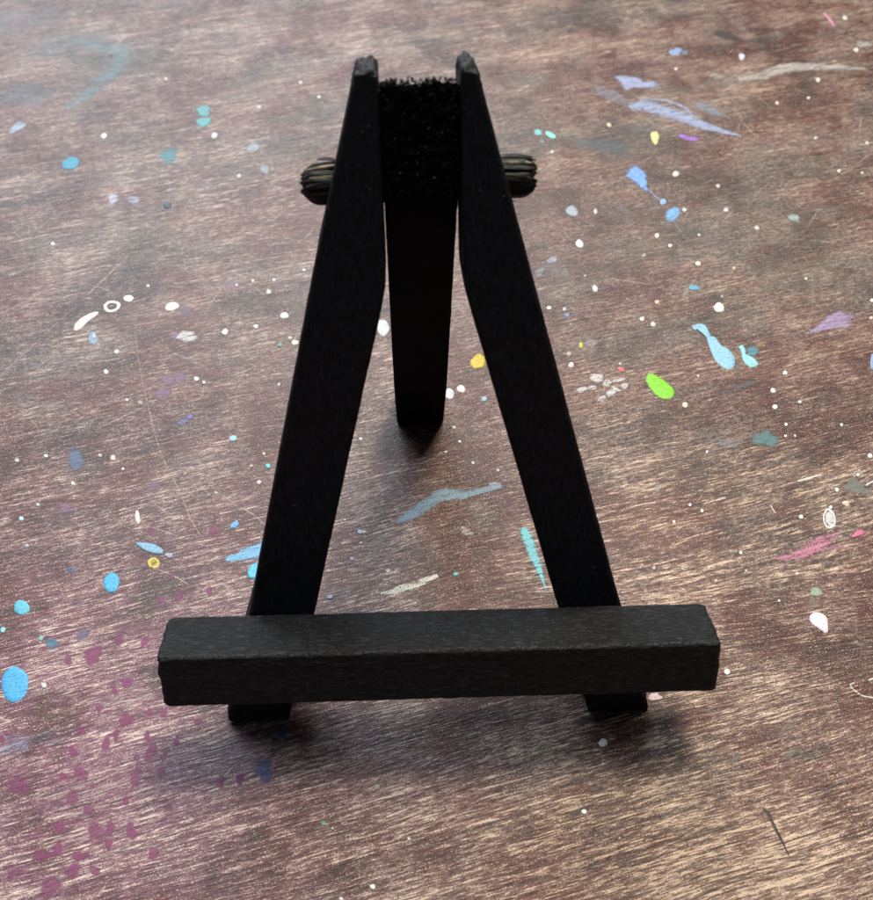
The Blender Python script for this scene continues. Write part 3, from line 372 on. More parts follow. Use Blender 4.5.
    ('drop', (210, 200, 195), 1, (-2655, 9936, -2657, 9907, -2672, 9884, -2693, 9868, -2717, 9878, -2734, 9894, -2745, 9918, -2749, 9947, -2736, 9975, -2710, 9978, -2687, 9976, -2669, 9960), ()),
    ('drop', (220, 218, 210), 1, (-3216, 11616, -3215, 11563, -3237, 11534, -3260, 11518, -3288, 11510, -3315, 11542, -3331, 11591, -3325, 11640, -3313, 11680, -3289, 11698, -3261, 11687, -3232, 11665), ()),
    ('drop', (238, 236, 232), 1, (-3641, 12048, -3646, 12023, -3652, 12000, -3667, 11982, -3687, 11988, -3703, 12006, -3709, 12033, -3712, 12060, -3702, 12081, -3685, 12092, -3666, 12094, -3649, 12075), ()),
    ('drop', (238, 236, 232), 1, (-3132, 12056, -3130, 12029, -3138, 12004, -3156, 11990, -3175, 12003, -3189, 12019, -3200, 12041, -3202, 12069, -3192, 12094, -3173, 12100, -3154, 12100, -3140, 12081), ()),
    ('drop', (104, 204, 214), 1, (-2974, 5994, -2972, 5962, -2983, 5929, -3014, 5918, -3045, 5926, -3064, 5950, -3083, 5974, -3085, 6009, -3066, 6036, -3038, 6051, -3008, 6043, -2982, 6026), ()),
    ('drop', (152, 214, 226), 1, (-3735, 6823, -3732, 6794, -3740, 6767, -3755, 6746, -3772, 6728, -3795, 6721, -3818, 6728, -3838, 6737, -3862, 6745, -3884, 6764, -3894, 6793, -3893, 6824, -3885, 6852, -3869, 6872, -3847, 6881, -3827, 6888, -3806, 6897, -3780, 6895, -3760, 6876, -3745, 6851), ()),
    ('drop', (224, 210, 204), 1, (-3146, 5548, -3150, 5520, -3156, 5490, -3179, 5477, -3206, 5481, -3226, 5503, -3238, 5531, -3238, 5562, -3222, 5583, -3202, 5602, -3175, 5600, -3152, 5579), ()),
    ('drop', (210, 205, 200), 1, (-2856, 8407, -2860, 8382, -2871, 8364, -2888, 8356, -2908, 8350, -2925, 8366, -2931, 8392, -2928, 8415, -2918, 8434, -2903, 8450, -2883, 8444, -2865, 8430), ()),
    ('drop', (205, 205, 215), 1, (-4030, 11919, -4025, 11890, -4035, 11864, -4055, 11855, -4077, 11855, -4094, 11876, -4104, 11902, -4101, 11929, -4094, 11955, -4076, 11975, -4053, 11966, -4037, 11945), ()),
    ('drop', (120, 160, 165), 1, (-2870, 9712, -2869, 9677, -2882, 9643, -2913, 9630, -2943, 9640, -2970, 9656, -2980, 9689, -2980, 9724, -2963, 9753, -2936, 9773, -2903, 9770, -2884, 9740), ()),
    ('drop', (238, 236, 232), 1, (-2406, 12399, -2404, 12372, -2413, 12344, -2434, 12338, -2455, 12340, -2471, 12357, -2478, 12383, -2478, 12410, -2468, 12434, -2450, 12453, -2429, 12442, -2415, 12422), ()),
    ('drop', (200, 190, 180), 1, (-3341, 6010, -3341, 5989, -3351, 5974, -3365, 5966, -3380, 5969, -3394, 5980, -3406, 5998, -3403, 6019, -3393, 6034, -3378, 6038, -3363, 6040, -3346, 6031), ()),
    ('drop', (215, 200, 190), 1, (-3092, 6335, -3091, 6313, -3102, 6296, -3118, 6281, -3139, 6286, -3152, 6303, -3161, 6322, -3162, 6343, -3155, 6366, -3134, 6371, -3115, 6367, -3099, 6355), ()),
    ('drop', (190, 205, 205), 1, (-4026, 5310, -4025, 5290, -4036, 5275, -4050, 5266, -4067, 5271, -4079, 5283, -4092, 5298, -4092, 5319, -4082, 5336, -4065, 5338, -4050, 5337, -4034, 5329), ()),
    ('drop', (110, 172, 224), 1, (-3556, 4497, -3539, 4489, -3530, 4471, -3538, 4442, -3554, 4408, -3584, 4372, -3623, 4356, -3651, 4361, -3676, 4360, -3706, 4354, -3719, 4369, -3711, 4397, -3706, 4421, -3703, 4447, -3685, 4477, -3656, 4506, -3623, 4537, -3583, 4561, -3557, 4550, -3558, 4516), ()),
    ('drop', (84, 190, 236), 1, (-3060, 3230, -3073, 3169, -3096, 3118, -3130, 3097, -3164, 3109, -3191, 3113, -3224, 3102, -3259, 3117, -3281, 3168, -3291, 3229, -3293, 3293, -3279, 3351, -3251, 3389, -3224, 3419, -3195, 3450, -3161, 3450, -3134, 3415, -3111, 3380, -3082, 3348, -3061, 3296), ()),
    ('drop', (228, 208, 198), 1, (8798, 4271, 8785, 4256, 8767, 4247, 8746, 4241, 8723, 4246, 8703, 4261, 8687, 4279, 8671, 4299, 8665, 4323, 8672, 4344, 8686, 4359, 8698, 4373, 8714, 4384, 8735, 4387, 8757, 4386, 8782, 4378, 8801, 4359, 8807, 4333, 8805, 4311, 8804, 4290), ()),
    ('drop', (205, 112, 150), 1, (8627, 3509, 8760, 3616, 8856, 3639, 8914, 3579, 8874, 3523, 8737, 3470, 8641, 3447, 8588, 3453), ()),
    ('drop', (240, 226, 240), 1, (7275, 1673, 7333, 1729, 7395, 1754, 7460, 1747, 7518, 1722, 7567, 1677, 7589, 1612, 7582, 1529, 7559, 1424, 7522, 1299, 7473, 1272, 7412, 1341, 7353, 1408, 7294, 1472, 7260, 1539, 7251, 1609), ()),
    ('drop', (238, 236, 232), 1, (8702, 4681, 8688, 4654, 8668, 4632, 8645, 4627, 8626, 4636, 8623, 4661, 8622, 4686, 8631, 4716, 8654, 4737, 8677, 4741, 8691, 4726, 8704, 4709), ()),
    ('drop', (238, 236, 232), 1, (8436, 4234, 8427, 4211, 8410, 4192, 8390, 4186, 8372, 4192, 8365, 4213, 8365, 4237, 8381, 4259, 8398, 4274, 8418, 4285, 8436, 4280, 8445, 4260), ()),
    ('drop', (238, 236, 232), 1, (7786, 4023, 7773, 3992, 7750, 3969, 7727, 3974, 7708, 3981, 7693, 3998, 7694, 4028, 7708, 4059, 7732, 4075, 7756, 4085, 7774, 4073, 7784, 4051), ()),
    ('drop', (236, 232, 238), 1, (5536, 569, 5529, 547, 5513, 531, 5496, 520, 5480, 511, 5462, 508, 5448, 515, 5436, 525, 5425, 537, 5421, 555, 5424, 575, 5429, 595, 5438, 616, 5454, 633, 5473, 636, 5490, 632, 5504, 627, 5516, 619, 5525, 605, 5532, 589), ()),
    ('drop', (238, 236, 232), 1, (6357, 3199, 6353, 3178, 6337, 3160, 6318, 3154, 6305, 3166, 6297, 3182, 6295, 3203, 6306, 3223, 6320, 3241, 6339, 3245, 6356, 3240, 6361, 3220), ()),
    ('drop', (215, 205, 195), 1, (5735, 2563, 5723, 2547, 5712, 2534, 5697, 2529, 5682, 2532, 5675, 2548, 5676, 2566, 5683, 2585, 5698, 2595, 5712, 2600, 5726, 2596, 5736, 2584), ()),
    ('drop', (238, 236, 232), 1, (5824, 4286, 5817, 4261, 5798, 4248, 5780, 4242, 5764, 4249, 5758, 4269, 5756, 4290, 5764, 4313, 5779, 4334, 5799, 4333, 5812, 4322, 5823, 4309), ()),
    ('drop', (210, 200, 195), 1, (7328, 2641, 7320, 2620, 7304, 2602, 7286, 2604, 7272, 2611, 7265, 2625, 7261, 2645, 7271, 2667, 7289, 2679, 7307, 2685, 7321, 2677, 7329, 2662), ()),
    ('drop', (190, 175, 175), 1, (4605, 2933, 4601, 2908, 4585, 2887, 4563, 2882, 4545, 2892, 4537, 2913, 4533, 2937, 4545, 2960, 4561, 2979, 4582, 2988, 4601, 2979, 4610, 2957), ()),
    ('drop', (238, 236, 232), 1, (6820, 2042, 6813, 2025, 6799, 2019, 6787, 2015, 6776, 2017, 6767, 2028, 6768, 2045, 6778, 2059, 6789, 2070, 6802, 2072, 6813, 2069, 6820, 2058), ()),
    ('drop', (200, 190, 180), 1, (6359, 2765, 6352, 2748, 6339, 2735, 6324, 2731, 6310, 2735, 6308, 2752, 6308, 2768, 6313, 2785, 6325, 2801, 6341, 2804, 6351, 2794, 6359, 2782), ()),
    ('drop', (238, 236, 232), 1, (9667, 5563, 9649, 5528, 9623, 5501, 9593, 5491, 9577, 5513, 9565, 5535, 9565, 5568, 9579, 5607, 9609, 5631, 9635, 5629, 9659, 5624, 9668, 5597), ()),
    ('drop', (238, 236, 232), 1, (9242, 5058, 9230, 5037, 9214, 5020, 9194, 5010, 9180, 5020, 9175, 5039, 9181, 5061, 9187, 5084, 9204, 5104, 9223, 5106, 9238, 5099, 9243, 5080), ()),
    ('drop', (236, 240, 248), 1, (3113, -704, 3108, -731, 3094, -755, 3072, -768, 3049, -771, 3029, -774, 3007, -776, 2987, -767, 2971, -749, 2960, -725, 2960, -696, 2975, -671, 2994, -654, 3010, -638, 3030, -622, 3052, -618, 3074, -624, 3093, -635, 3109, -653, 3115, -678), ()),
    ('drop', (225, 230, 235), 1, (2586, -1925, 2579, -1949, 2560, -1965, 2538, -1967, 2519, -1959, 2505, -1943, 2495, -1920, 2508, -1895, 2529, -1882, 2550, -1879, 2570, -1884, 2587, -1899), ()),
    ('drop', (238, 236, 232), 1, (3001, -1090, 2999, -1102, 2990, -1110, 2979, -1112, 2969, -1109, 2964, -1099, 2963, -1088, 2968, -1077, 2975, -1067, 2986, -1062, 2995, -1070, 3001, -1079), ()),
    ('drop', (238, 236, 232), 1, (6251, 5865, 6241, 5848, 6229, 5831, 6212, 5821, 6198, 5830, 6192, 5848, 6196, 5868, 6201, 5889, 6214, 5904, 6231, 5908, 6246, 5904, 6252, 5886), ()),
    ('drop', (238, 236, 232), 1, (5207, 4037, 5198, 4014, 5181, 4001, 5165, 3997, 5151, 4005, 5140, 4018, 5142, 4040, 5148, 4062, 5163, 4080, 5180, 4080, 5194, 4072, 5201, 4056), ()),
    ('drop', (238, 236, 232), 1, (5612, 4454, 5600, 4435, 5587, 4418, 5570, 4411, 5552, 4415, 5545, 4435, 5551, 4458, 5556, 4478, 5570, 4495, 5588, 4503, 5603, 4493, 5610, 4476), ()),
    ('smear', (125, 140, 155), 0.50, (-9744, 21192, -9682, 20890, -9792, 20575, -9987, 20248, -10401, 20075, -10841, 20101, -11242, 20084, -11659, 20148, -11790, 20463, -11717, 20766, -11838, 21002, -11925, 21328, -11727, 21650, -11380, 21946, -10886, 22103, -10461, 21859, -10316, 21499, -10086, 21358), ()),
    ('smear', (125, 135, 145), 0.50, (-10228, 25890, -10219, 25312, -10646, 24898, -11184, 24795, -11436, 24548, -11760, 24112, -12273, 24061, -12716, 24331, -13140, 24649, -13374, 25133, -13245, 25650, -13113, 26106, -12924, 26583, -12419, 26714, -11947, 26556, -11534, 26668, -10931, 26776, -10452, 26436), ()),
    ('smear', (120, 138, 150), 0.45, (-8188, 24220, -8344, 23805, -8926, 23517, -9372, 23370, -9591, 23046, -10057, 22715, -10624, 22717, -11097, 22863, -11522, 23070, -11599, 23437, -11412, 23802, -11315, 24150, -10998, 24484, -10420, 24561, -9968, 24587, -9427, 24817, -8757, 24877, -8356, 24600), ()),
    ('smear', (165, 190, 218), 0.80, (-10432, 19466, -10458, 19337, -10515, 19229, -10558, 19136, -10629, 19062, -10707, 18999, -10808, 18888, -10946, 18832, -11014, 18933, -11002, 19073, -11000, 19169, -10982, 19263, -10935, 19352, -10893, 19463, -10809, 19580, -10694, 19594, -10608, 19548, -10509, 19533), ()),
    ('smear', (60, 140, 155), 0.75, (-6046, 17746, -6083, 17618, -6037, 17499, -6025, 17328, -6103, 17190, -6217, 17093, -6350, 17078, -6442, 17211, -6483, 17349, -6562, 17424, -6625, 17547, -6585, 17692, -6529, 17815, -6477, 17965, -6370, 18058, -6246, 18063, -6120, 18048, -6026, 17938), ()),
    ('smear', (190, 190, 215), 0.80, (-7402, 15618, -7421, 15548, -7418, 15466, -7442, 15391, -7488, 15330, -7557, 15279, -7641, 15330, -7678, 15464, -7690, 15562, -7727, 15637, -7742, 15726, -7722, 15803, -7697, 15887, -7643, 15941, -7568, 15910, -7501, 15866, -7424, 15824, -7379, 15722), ()),
    ('smear', (180, 180, 205), 0.70, (-6783, 15538, -6777, 15425, -6831, 15354, -6883, 15302, -6936, 15239, -7013, 15263, -7069, 15358, -7117, 15414, -7187, 15467, -7234, 15564, -7253, 15679, -7245, 15802, -7169, 15849, -7071, 15787, -7013, 15753, -6949, 15770, -6878, 15729, -6828, 15640), ()),
    ('smear', (140, 140, 150), 0.35, (-7768, 16497, -7754, 16139, -7869, 15927, -7985, 15793, -8125, 15784, -8261, 15890, -8388, 15904, -8557, 15971, -8666, 16252, -8696, 16551, -8768, 16860, -8789, 17207, -8660, 17364, -8499, 17367, -8350, 17319, -8218, 17115, -8126, 16908, -7962, 16784), ()),
    ('smear', (135, 132, 135), 0.30, (-6766, 18234, -6515, 18038, -6657, 17824, -6998, 17708, -7322, 17643, -7633, 17672, -7856, 17773, -8107, 17810, -8418, 17881, -8484, 18064, -8377, 18241, -8351, 18433, -8202, 18638, -7851, 18712, -7510, 18694, -7217, 18638, -7067, 18481, -7018, 18334), ()),
    ('smear', (180, 190, 205), 0.75, (-3761, 17831, -3789, 17713, -3838, 17633, -3893, 17581, -3959, 17598, -4012, 17621, -4082, 17578, -4178, 17595, -4222, 17724, -4214, 17858, -4195, 17967, -4147, 18039, -4090, 18068, -4047, 18134, -3981, 18185, -3914, 18122, -3868, 18030, -3804, 17952), ()),
    ('smear', (180, 188, 202), 0.70, (-3474, 16758, -3480, 16646, -3477, 16508, -3513, 16413, -3574, 16438, -3622, 16486, -3662, 16527, -3692, 16599, -3728, 16670, -3784, 16776, -3800, 16931, -3748, 17017, -3693, 17039, -3652, 17070, -3607, 17057, -3566, 17011, -3517, 16975, -3475, 16884), ()),
    ('smear', (128, 108, 140), 0.65, (-4951, 11003, -4959, 10891, -5026, 10827, -5078, 10766, -5141, 10716, -5221, 10748, -5285, 10808, -5346, 10860, -5383, 10942, -5393, 11028, -5434, 11132, -5452, 11271, -5374, 11332, -5273, 11296, -5200, 11259, -5139, 11214, -5094, 11152, -5027, 11098), ()),
    ('smear', (222, 222, 228), 0.75, (-4886, 10159, -4801, 10098, -4769, 9997, -4868, 9917, -4999, 9880, -5122, 9871, -5216, 9913, -5274, 9965, -5370, 9985, -5458, 10038, -5433, 10124, -5375, 10198, -5332, 10286, -5232, 10355, -5103, 10360, -4990, 10344, -4902, 10302, -4891, 10220), ()),
    ('smear', (170, 140, 175), 0.70, (-5264, 10175, -5274, 10106, -5295, 10051, -5335, 10027, -5381, 10053, -5411, 10061, -5453, 10032, -5507, 10050, -5535, 10118, -5545, 10191, -5540, 10257, -5505, 10294, -5472, 10314, -5447, 10355, -5406, 10366, -5369, 10321, -5336, 10283, -5290, 10244), ()),
    ('smear', (140, 165, 190), 0.95, (-7145, 10178, -7127, 10084, -7138, 9999, -7166, 9930, -7213, 9894, -7271, 9921, -7323, 9970, -7374, 10020, -7415, 10100, -7426, 10194, -7427, 10277, -7425, 10365, -7400, 10436, -7354, 10472, -7299, 10483, -7239, 10437, -7200, 10341, -7177, 10256), ()),
    ('smear', (132, 106, 134), 0.80, (-5237, 8661, -5243, 8589, -5256, 8517, -5290, 8460, -5347, 8450, -5404, 8470, -5455, 8500, -5499, 8547, -5533, 8608, -5566, 8680, -5578, 8763, -5547, 8828, -5497, 8860, -5448, 8880, -5394, 8878, -5341, 8845, -5293, 8800, -5253, 8738), ()),
    ('smear', (132, 106, 134), 0.80, (-4945, 8734, -4957, 8660, -4985, 8601, -5014, 8538, -5063, 8493, -5129, 8497, -5191, 8537, -5242, 8599, -5267, 8678, -5275, 8753, -5285, 8830, -5277, 8911, -5234, 8964, -5175, 8983, -5112, 8984, -5050, 8950, -5002, 8886, -4965, 8815), ()),
    ('smear', (132, 106, 134), 0.80, (-5235, 8234, -5246, 8144, -5284, 8073, -5347, 8038, -5410, 8022, -5477, 8002, -5556, 8018, -5620, 8085, -5664, 8169, -5692, 8259, -5684, 8348, -5647, 8418, -5599, 8475, -5532, 8503, -5457, 8483, -5389, 8448, -5315, 8408, -5254, 8331), ()),
    ('smear', (150, 150, 155), 0.40, (-8849, 8411, -8659, 8579, -8471, 8578, -8288, 8409, -8238, 8210, -8320, 7982, -8430, 7873, -8568, 7880, -8713, 7994, -8866, 8216), ()),
    ('smear', (120, 125, 150), 0.32, (-7156, 8978, -7149, 8818, -7207, 8689, -7264, 8543, -7390, 8459, -7554, 8508, -7713, 8557, -7899, 8631, -7992, 8831, -7931, 9021, -7891, 9149, -7889, 9295, -7827, 9421, -7727, 9550, -7562, 9656, -7366, 9547, -7283, 9297, -7239, 9124), ()),
    ('smear', (165, 160, 155), 0.45, (-7575, 7993, -7590, 7906, -7640, 7848, -7673, 7774, -7742, 7727, -7835, 7774, -7900, 7843, -7959, 7887, -8009, 7946, -8048, 8019, -8106, 8119, -8110, 8231, -8010, 8257, -7906, 8217, -7836, 8205, -7766, 8187, -7705, 8135, -7637, 8077), ()),
    ('smear', (118, 118, 175), 0.75, (-4776, 7426, -4815, 7374, -4839, 7340, -4852, 7303, -4886, 7276, -4928, 7262, -4976, 7246, -5024, 7257, -5049, 7294, -5075, 7328, -5099, 7372, -5069, 7417, -5014, 7436, -4979, 7453, -4945, 7478, -4902, 7488, -4848, 7492, -4789, 7478), ()),
    ('smear', (92, 108, 140), 0.90, (-6864, 6377, -6840, 6232, -6878, 6127, -6926, 6050, -6983, 5979, -7064, 5988, -7143, 6067, -7211, 6159, -7260, 6276, -7274, 6399, -7294, 6520, -7320, 6679, -7284, 6803, -7197, 6815, -7110, 6774, -7033, 6705, -6976, 6597, -6927, 6494), ()),
    ('smear', (145, 112, 140), 0.70, (-6809, 5033, -6852, 4947, -6903, 4900, -6938, 4852, -6992, 4838, -7048, 4845, -7112, 4843, -7179, 4888, -7209, 4975, -7237, 5056, -7277, 5155, -7253, 5240, -7175, 5252, -7113, 5247, -7058, 5241, -7006, 5208, -6944, 5183, -6854, 5136), ()),
    ('smear', (150, 122, 150), 0.60, (-5194, 5601, -5162, 5556, -5164, 5497, -5187, 5428, -5242, 5353, -5340, 5335, -5418, 5378, -5479, 5404, -5550, 5426, -5572, 5484, -5553, 5545, -5548, 5604, -5517, 5667, -5450, 5710, -5373, 5757, -5273, 5789, -5201, 5738, -5201, 5652), ()),
    ('smear', (140, 110, 135), 0.50, (-5093, 4912, -5052, 4818, -5047, 4706, -5132, 4669, -5230, 4712, -5294, 4732, -5358, 4746, -5412, 4796, -5466, 4855, -5522, 4936, -5515, 5025, -5462, 5082, -5423, 5149, -5361, 5205, -5276, 5166, -5218, 5089, -5168, 5041, -5122, 4984), ()),
    ('smear', (170, 185, 215), 0.85, (-4761, 3737, -4736, 3709, -4750, 3690, -4788, 3684, -4834, 3684, -4884, 3703, -4917, 3730, -4949, 3751, -4983, 3775, -4978, 3796, -4953, 3806, -4946, 3824, -4926, 3842, -4880, 3841, -4828, 3829, -4778, 3807, -4762, 3776, -4775, 3756), ()),
    ('smear', (190, 178, 90), 0.75, (-5028, 3578, -5022, 3535, -5026, 3489, -5062, 3468, -5110, 3491, -5139, 3509, -5169, 3505, -5204, 3518, -5228, 3551, -5250, 3590, -5252, 3635, -5222, 3661, -5193, 3677, -5167, 3701, -5129, 3696, -5102, 3661, -5080, 3637, -5048, 3615), ()),
    ('smear', (70, 122, 152), 0.85, (-6635, 1828, -6641, 1751, -6688, 1715, -6722, 1688, -6757, 1667, -6800, 1682, -6842, 1699, -6891, 1721, -6923, 1780, -6931, 1844, -6953, 1913, -6961, 1994, -6914, 2024, -6856, 2003, -6814, 1988, -6776, 1963, -6742, 1928, -6690, 1896), ()),
    ('smear', (95, 108, 142), 0.70, (-6102, 2079, -6107, 2024, -6115, 1974, -6152, 1938, -6198, 1923, -6230, 1883, -6287, 1832, -6356, 1843, -6393, 1900, -6411, 1954, -6406, 2006, -6377, 2046, -6368, 2088, -6356, 2149, -6302, 2178, -6241, 2162, -6185, 2153, -6126, 2133), ()),
    ('smear', (78, 98, 142), 0.80, (-6660, 3487, -6645, 3453, -6650, 3418, -6668, 3387, -6702, 3379, -6739, 3408, -6761, 3434, -6789, 3443, -6817, 3464, -6825, 3496, -6829, 3529, -6825, 3563, -6800, 3582, -6769, 3587, -6738, 3594, -6705, 3578, -6691, 3539, -6684, 3511), ()),
    ('smear', (110, 112, 140), 0.50, (-6327, 2687, -6340, 2648, -6348, 2609, -6377, 2581, -6427, 2595, -6462, 2611, -6501, 2604, -6551, 2616, -6587, 2655, -6611, 2703, -6606, 2751, -6557, 2769, -6514, 2769, -6494, 2794, -6457, 2815, -6413, 2798, -6374, 2770, -6336, 2734), ()),
    ('smear', (132, 52, 104), 0.82, (-6344, 1421, -6332, 1368, -6356, 1333, -6390, 1311, -6434, 1307, -6475, 1342, -6504, 1379, -6539, 1407, -6559, 1451, -6544, 1491, -6533, 1523, -6532, 1572, -6505, 1606, -6460, 1609, -6413, 1596, -6376, 1553, -6374, 1496, -6374, 1460), ()),
    ('smear', (132, 52, 104), 0.82, (-5833, 1480, -5850, 1392, -5884, 1319, -5941, 1297, -5995, 1274, -6059, 1267, -6112, 1332, -6152, 1412, -6213, 1497, -6237, 1622, -6178, 1707, -6109, 1735, -6061, 1766, -6010, 1776, -5955, 1775, -5875, 1784, -5797, 1716, -5796, 1582), ()),
    ('smear', (132, 52, 104), 0.82, (-5496, 1836, -5513, 1805, -5525, 1769, -5540, 1712, -5581, 1692, -5623, 1734, -5647, 1782, -5665, 1821, -5669, 1861, -5674, 1899, -5688, 1953, -5675, 2002, -5633, 2007, -5595, 2001, -5556, 2002, -5521, 1971, -5507, 1920, -5498, 1877), ()),
    ('smear', (132, 52, 104), 0.82, (-4474, 2737, -4494, 2680, -4528, 2666, -4551, 2658, -4571, 2647, -4591, 2652, -4617, 2654, -4648, 2676, -4654, 2738, -4635, 2797, -4623, 2843, -4609, 2891, -4584, 2908, -4560, 2904, -4537, 2906, -4516, 2884, -4504, 2842, -4487, 2801), ()),
    ('smear', (132, 52, 104), 0.82, (-4827, 2671, -4842, 2633, -4875, 2629, -4897, 2628, -4915, 2608, -4940, 2608, -4959, 2631, -4979, 2656, -4994, 2692, -4990, 2731, -4981, 2765, -4970, 2802, -4943, 2812, -4917, 2786, -4899, 2772, -4875, 2772, -4851, 2752, -4835, 2716), ()),
    ('smear', (132, 52, 104), 0.82, (-4684, 3225, -4687, 3193, -4705, 3171, -4731, 3167, -4756, 3164, -4782, 3170, -4797, 3200, -4802, 3228, -4822, 3249, -4840, 3283, -4835, 3317, -4816, 3342, -4790, 3353, -4761, 3333, -4743, 3307, -4723, 3301, -4694, 3288, -4682, 3257), ()),
    ('smear', (132, 52, 104), 0.82, (-3935, 2833, -3932, 2776, -3945, 2713, -3978, 2703, -4006, 2733, -4025, 2752, -4042, 2770, -4055, 2800, -4074, 2834, -4087, 2889, -4069, 2940, -4040, 2962, -4018, 2989, -3992, 3006, -3970, 2982, -3955, 2949, -3939, 2920, -3933, 2878), ()),
    ('smear', (132, 52, 104), 0.82, (-3930, 4280, -3955, 4237, -3984, 4209, -4018, 4212, -4044, 4229, -4072, 4217, -4113, 4211, -4139, 4254, -4141, 4310, -4142, 4362, -4129, 4409, -4099, 4432, -4071, 4449, -4041, 4463, -4013, 4438, -3995, 4402, -3963, 4382, -3929, 4340), ()),
    ('smear', (132, 52, 104), 0.82, (-5207, 4366, -5206, 4296, -5229, 4250, -5259, 4261, -5278, 4270, -5298, 4261, -5316, 4281, -5328, 4319, -5341, 4361, -5343, 4418, -5330, 4466, -5316, 4513, -5298, 4563, -5272, 4561, -5255, 4510, -5243, 4480, -5226, 4460, -5215, 4420), ()),
    ('smear', (132, 52, 104), 0.82, (-5004, 1756, -5022, 1707, -5053, 1692, -5074, 1680, -5096, 1627, -5134, 1598, -5164, 1639, -5178, 1700, -5185, 1760, -5171, 1815, -5153, 1854, -5144, 1905, -5123, 1952, -5091, 1945, -5064, 1928, -5029, 1924, -5001, 1883, -4997, 1816), ()),
    ('smear', (132, 52, 104), 0.86, (-5094, 102, -5133, 52, -5176, 23, -5219, 22, -5260, 4, -5317, -12, -5356, 38, -5364, 112, -5381, 179, -5387, 260, -5347, 320, -5294, 343, -5249, 359, -5206, 341, -5174, 308, -5122, 301, -5057, 263, -5051, 174), ()),
    ('smear', (132, 52, 104), 0.86, (-5324, -119, -5318, -164, -5313, -234, -5332, -277, -5361, -274, -5385, -256, -5403, -217, -5409, -169, -5421, -136, -5438, -91, -5435, -37, -5416, -5, -5400, 31, -5379, 62, -5353, 46, -5334, 11, -5318, -27, -5316, -78), ()),
    ('smear', (132, 52, 104), 0.86, (-5661, 447, -5675, 421, -5671, 388, -5679, 355, -5702, 339, -5730, 328, -5764, 340, -5786, 382, -5799, 419, -5819, 455, -5818, 495, -5793, 514, -5776, 529, -5761, 556, -5734, 565, -5701, 557, -5665, 538, -5646, 492), ()),
    ('smear', (132, 52, 104), 0.86, (-5893, 17, -5862, -27, -5860, -78, -5911, -91, -5963, -76, -6001, -69, -6036, -56, -6064, -32, -6100, -8, -6132, 29, -6121, 68, -6095, 94, -6078, 129, -6041, 150, -5993, 129, -5959, 99, -5929, 77, -5909, 48), ()),
    ('smear', (132, 52, 104), 0.86, (-5433, -305, -5446, -346, -5463, -390, -5493, -424, -5531, -414, -5563, -392, -5600, -377, -5623, -331, -5609, -275, -5593, -236, -5589, -195, -5574, -156, -5547, -122, -5509, -88, -5465, -101, -5449, -169, -5451, -224, -5438, -261), ()),
    ('smear', (132, 52, 104), 0.86, (-5968, -404, -5972, -462, -6000, -489, -6030, -491, -6051, -511, -6078, -520, -6101, -486, -6117, -447, -6140, -411, -6153, -359, -6148, -307, -6136, -255, -6111, -225, -6076, -254, -6054, -290, -6031, -289, -5999, -301, -5979, -347), ()),
    ('smear', (132, 52, 104), 0.86, (-4592, -496, -4636, -550, -4671, -577, -4694, -634, -4731, -679, -4776, -684, -4826, -668, -4858, -594, -4837, -490, -4808, -423, -4805, -358, -4791, -284, -4754, -245, -4713, -217, -4666, -210, -4632, -267, -4614, -340, -4590, -409), ()),
    ('smear', (132, 52, 104), 0.86, (-4436, -562, -4436, -607, -4435, -658, -4452, -680, -4475, -671, -4492, -681, -4515, -691, -4540, -662, -4560, -613, -4572, -554, -4561, -505, -4537, -491, -4528, -467, -4521, -418, -4500, -403, -4475, -423, -4451, -454, -4435, -507), ()),
    ('smear', (132, 52, 104), 0.86, (-4774, -164, -4757, -213, -4754, -269, -4765, -313, -4785, -344, -4814, -327, -4835, -267, -4848, -229, -4870, -205, -4886, -158, -4885, -109, -4883, -59, -4874, -14, -4850, -6, -4826, -11, -4801, -18, -4781, -65, -4779, -125), ()),
    ('smear', (132, 52, 104), 0.86, (-4425, -842, -4431, -897, -4460, -926, -4489, -937, -4515, -939, -4536, -913, -4553, -892, -4587, -883, -4616, -842, -4607, -781, -4581, -739, -4557, -709, -4530, -700, -4507, -705, -4481, -693, -4449, -697, -4436, -744, -4434, -792), ()),
    ('smear', (132, 52, 104), 0.86, (-4850, -898, -4842, -992, -4854, -1080, -4886, -1105, -4914, -1134, -4947, -1176, -4983, -1146, -5009, -1065, -5029, -970, -5023, -863, -4992, -800, -4976, -750, -4971, -640, -4944, -557, -4905, -565, -4869, -610, -4844, -699, -4846, -813), ()),
    ('smear', (132, 52, 104), 0.75, (-5703, -909, -5718, -954, -5770, -963, -5830, -964, -5905, -958, -5979, -896, -5997, -817, -6001, -767, -6030, -717, -6040, -664, -6029, -615, -5999, -565, -5922, -574, -5845, -648, -5794, -707, -5735, -753, -5699, -812, -5703, -861), ()),
    ('smear', (132, 52, 104), 0.86, (-5830, -1284, -5831, -1338, -5856, -1385, -5906, -1389, -5952, -1382, -6003, -1383, -6046, -1343, -6050, -1279, -6048, -1233, -6059, -1189, -6053, -1142, -6035, -1095, -6002, -1041, -5944, -1040, -5901, -1104, -5880, -1159, -5850, -1191, -5829, -1236), ()),
    ('smear', (132, 52, 104), 0.86, (-6063, -822, -6081, -852, -6099, -871, -6119, -881, -6142, -881, -6163, -890, -6194, -897, -6221, -875, -6232, -842, -6245, -813, -6253, -779, -6236, -756, -6211, -747, -6189, -739, -6163, -746, -6142, -761, -6113, -766, -6074, -784), ()),
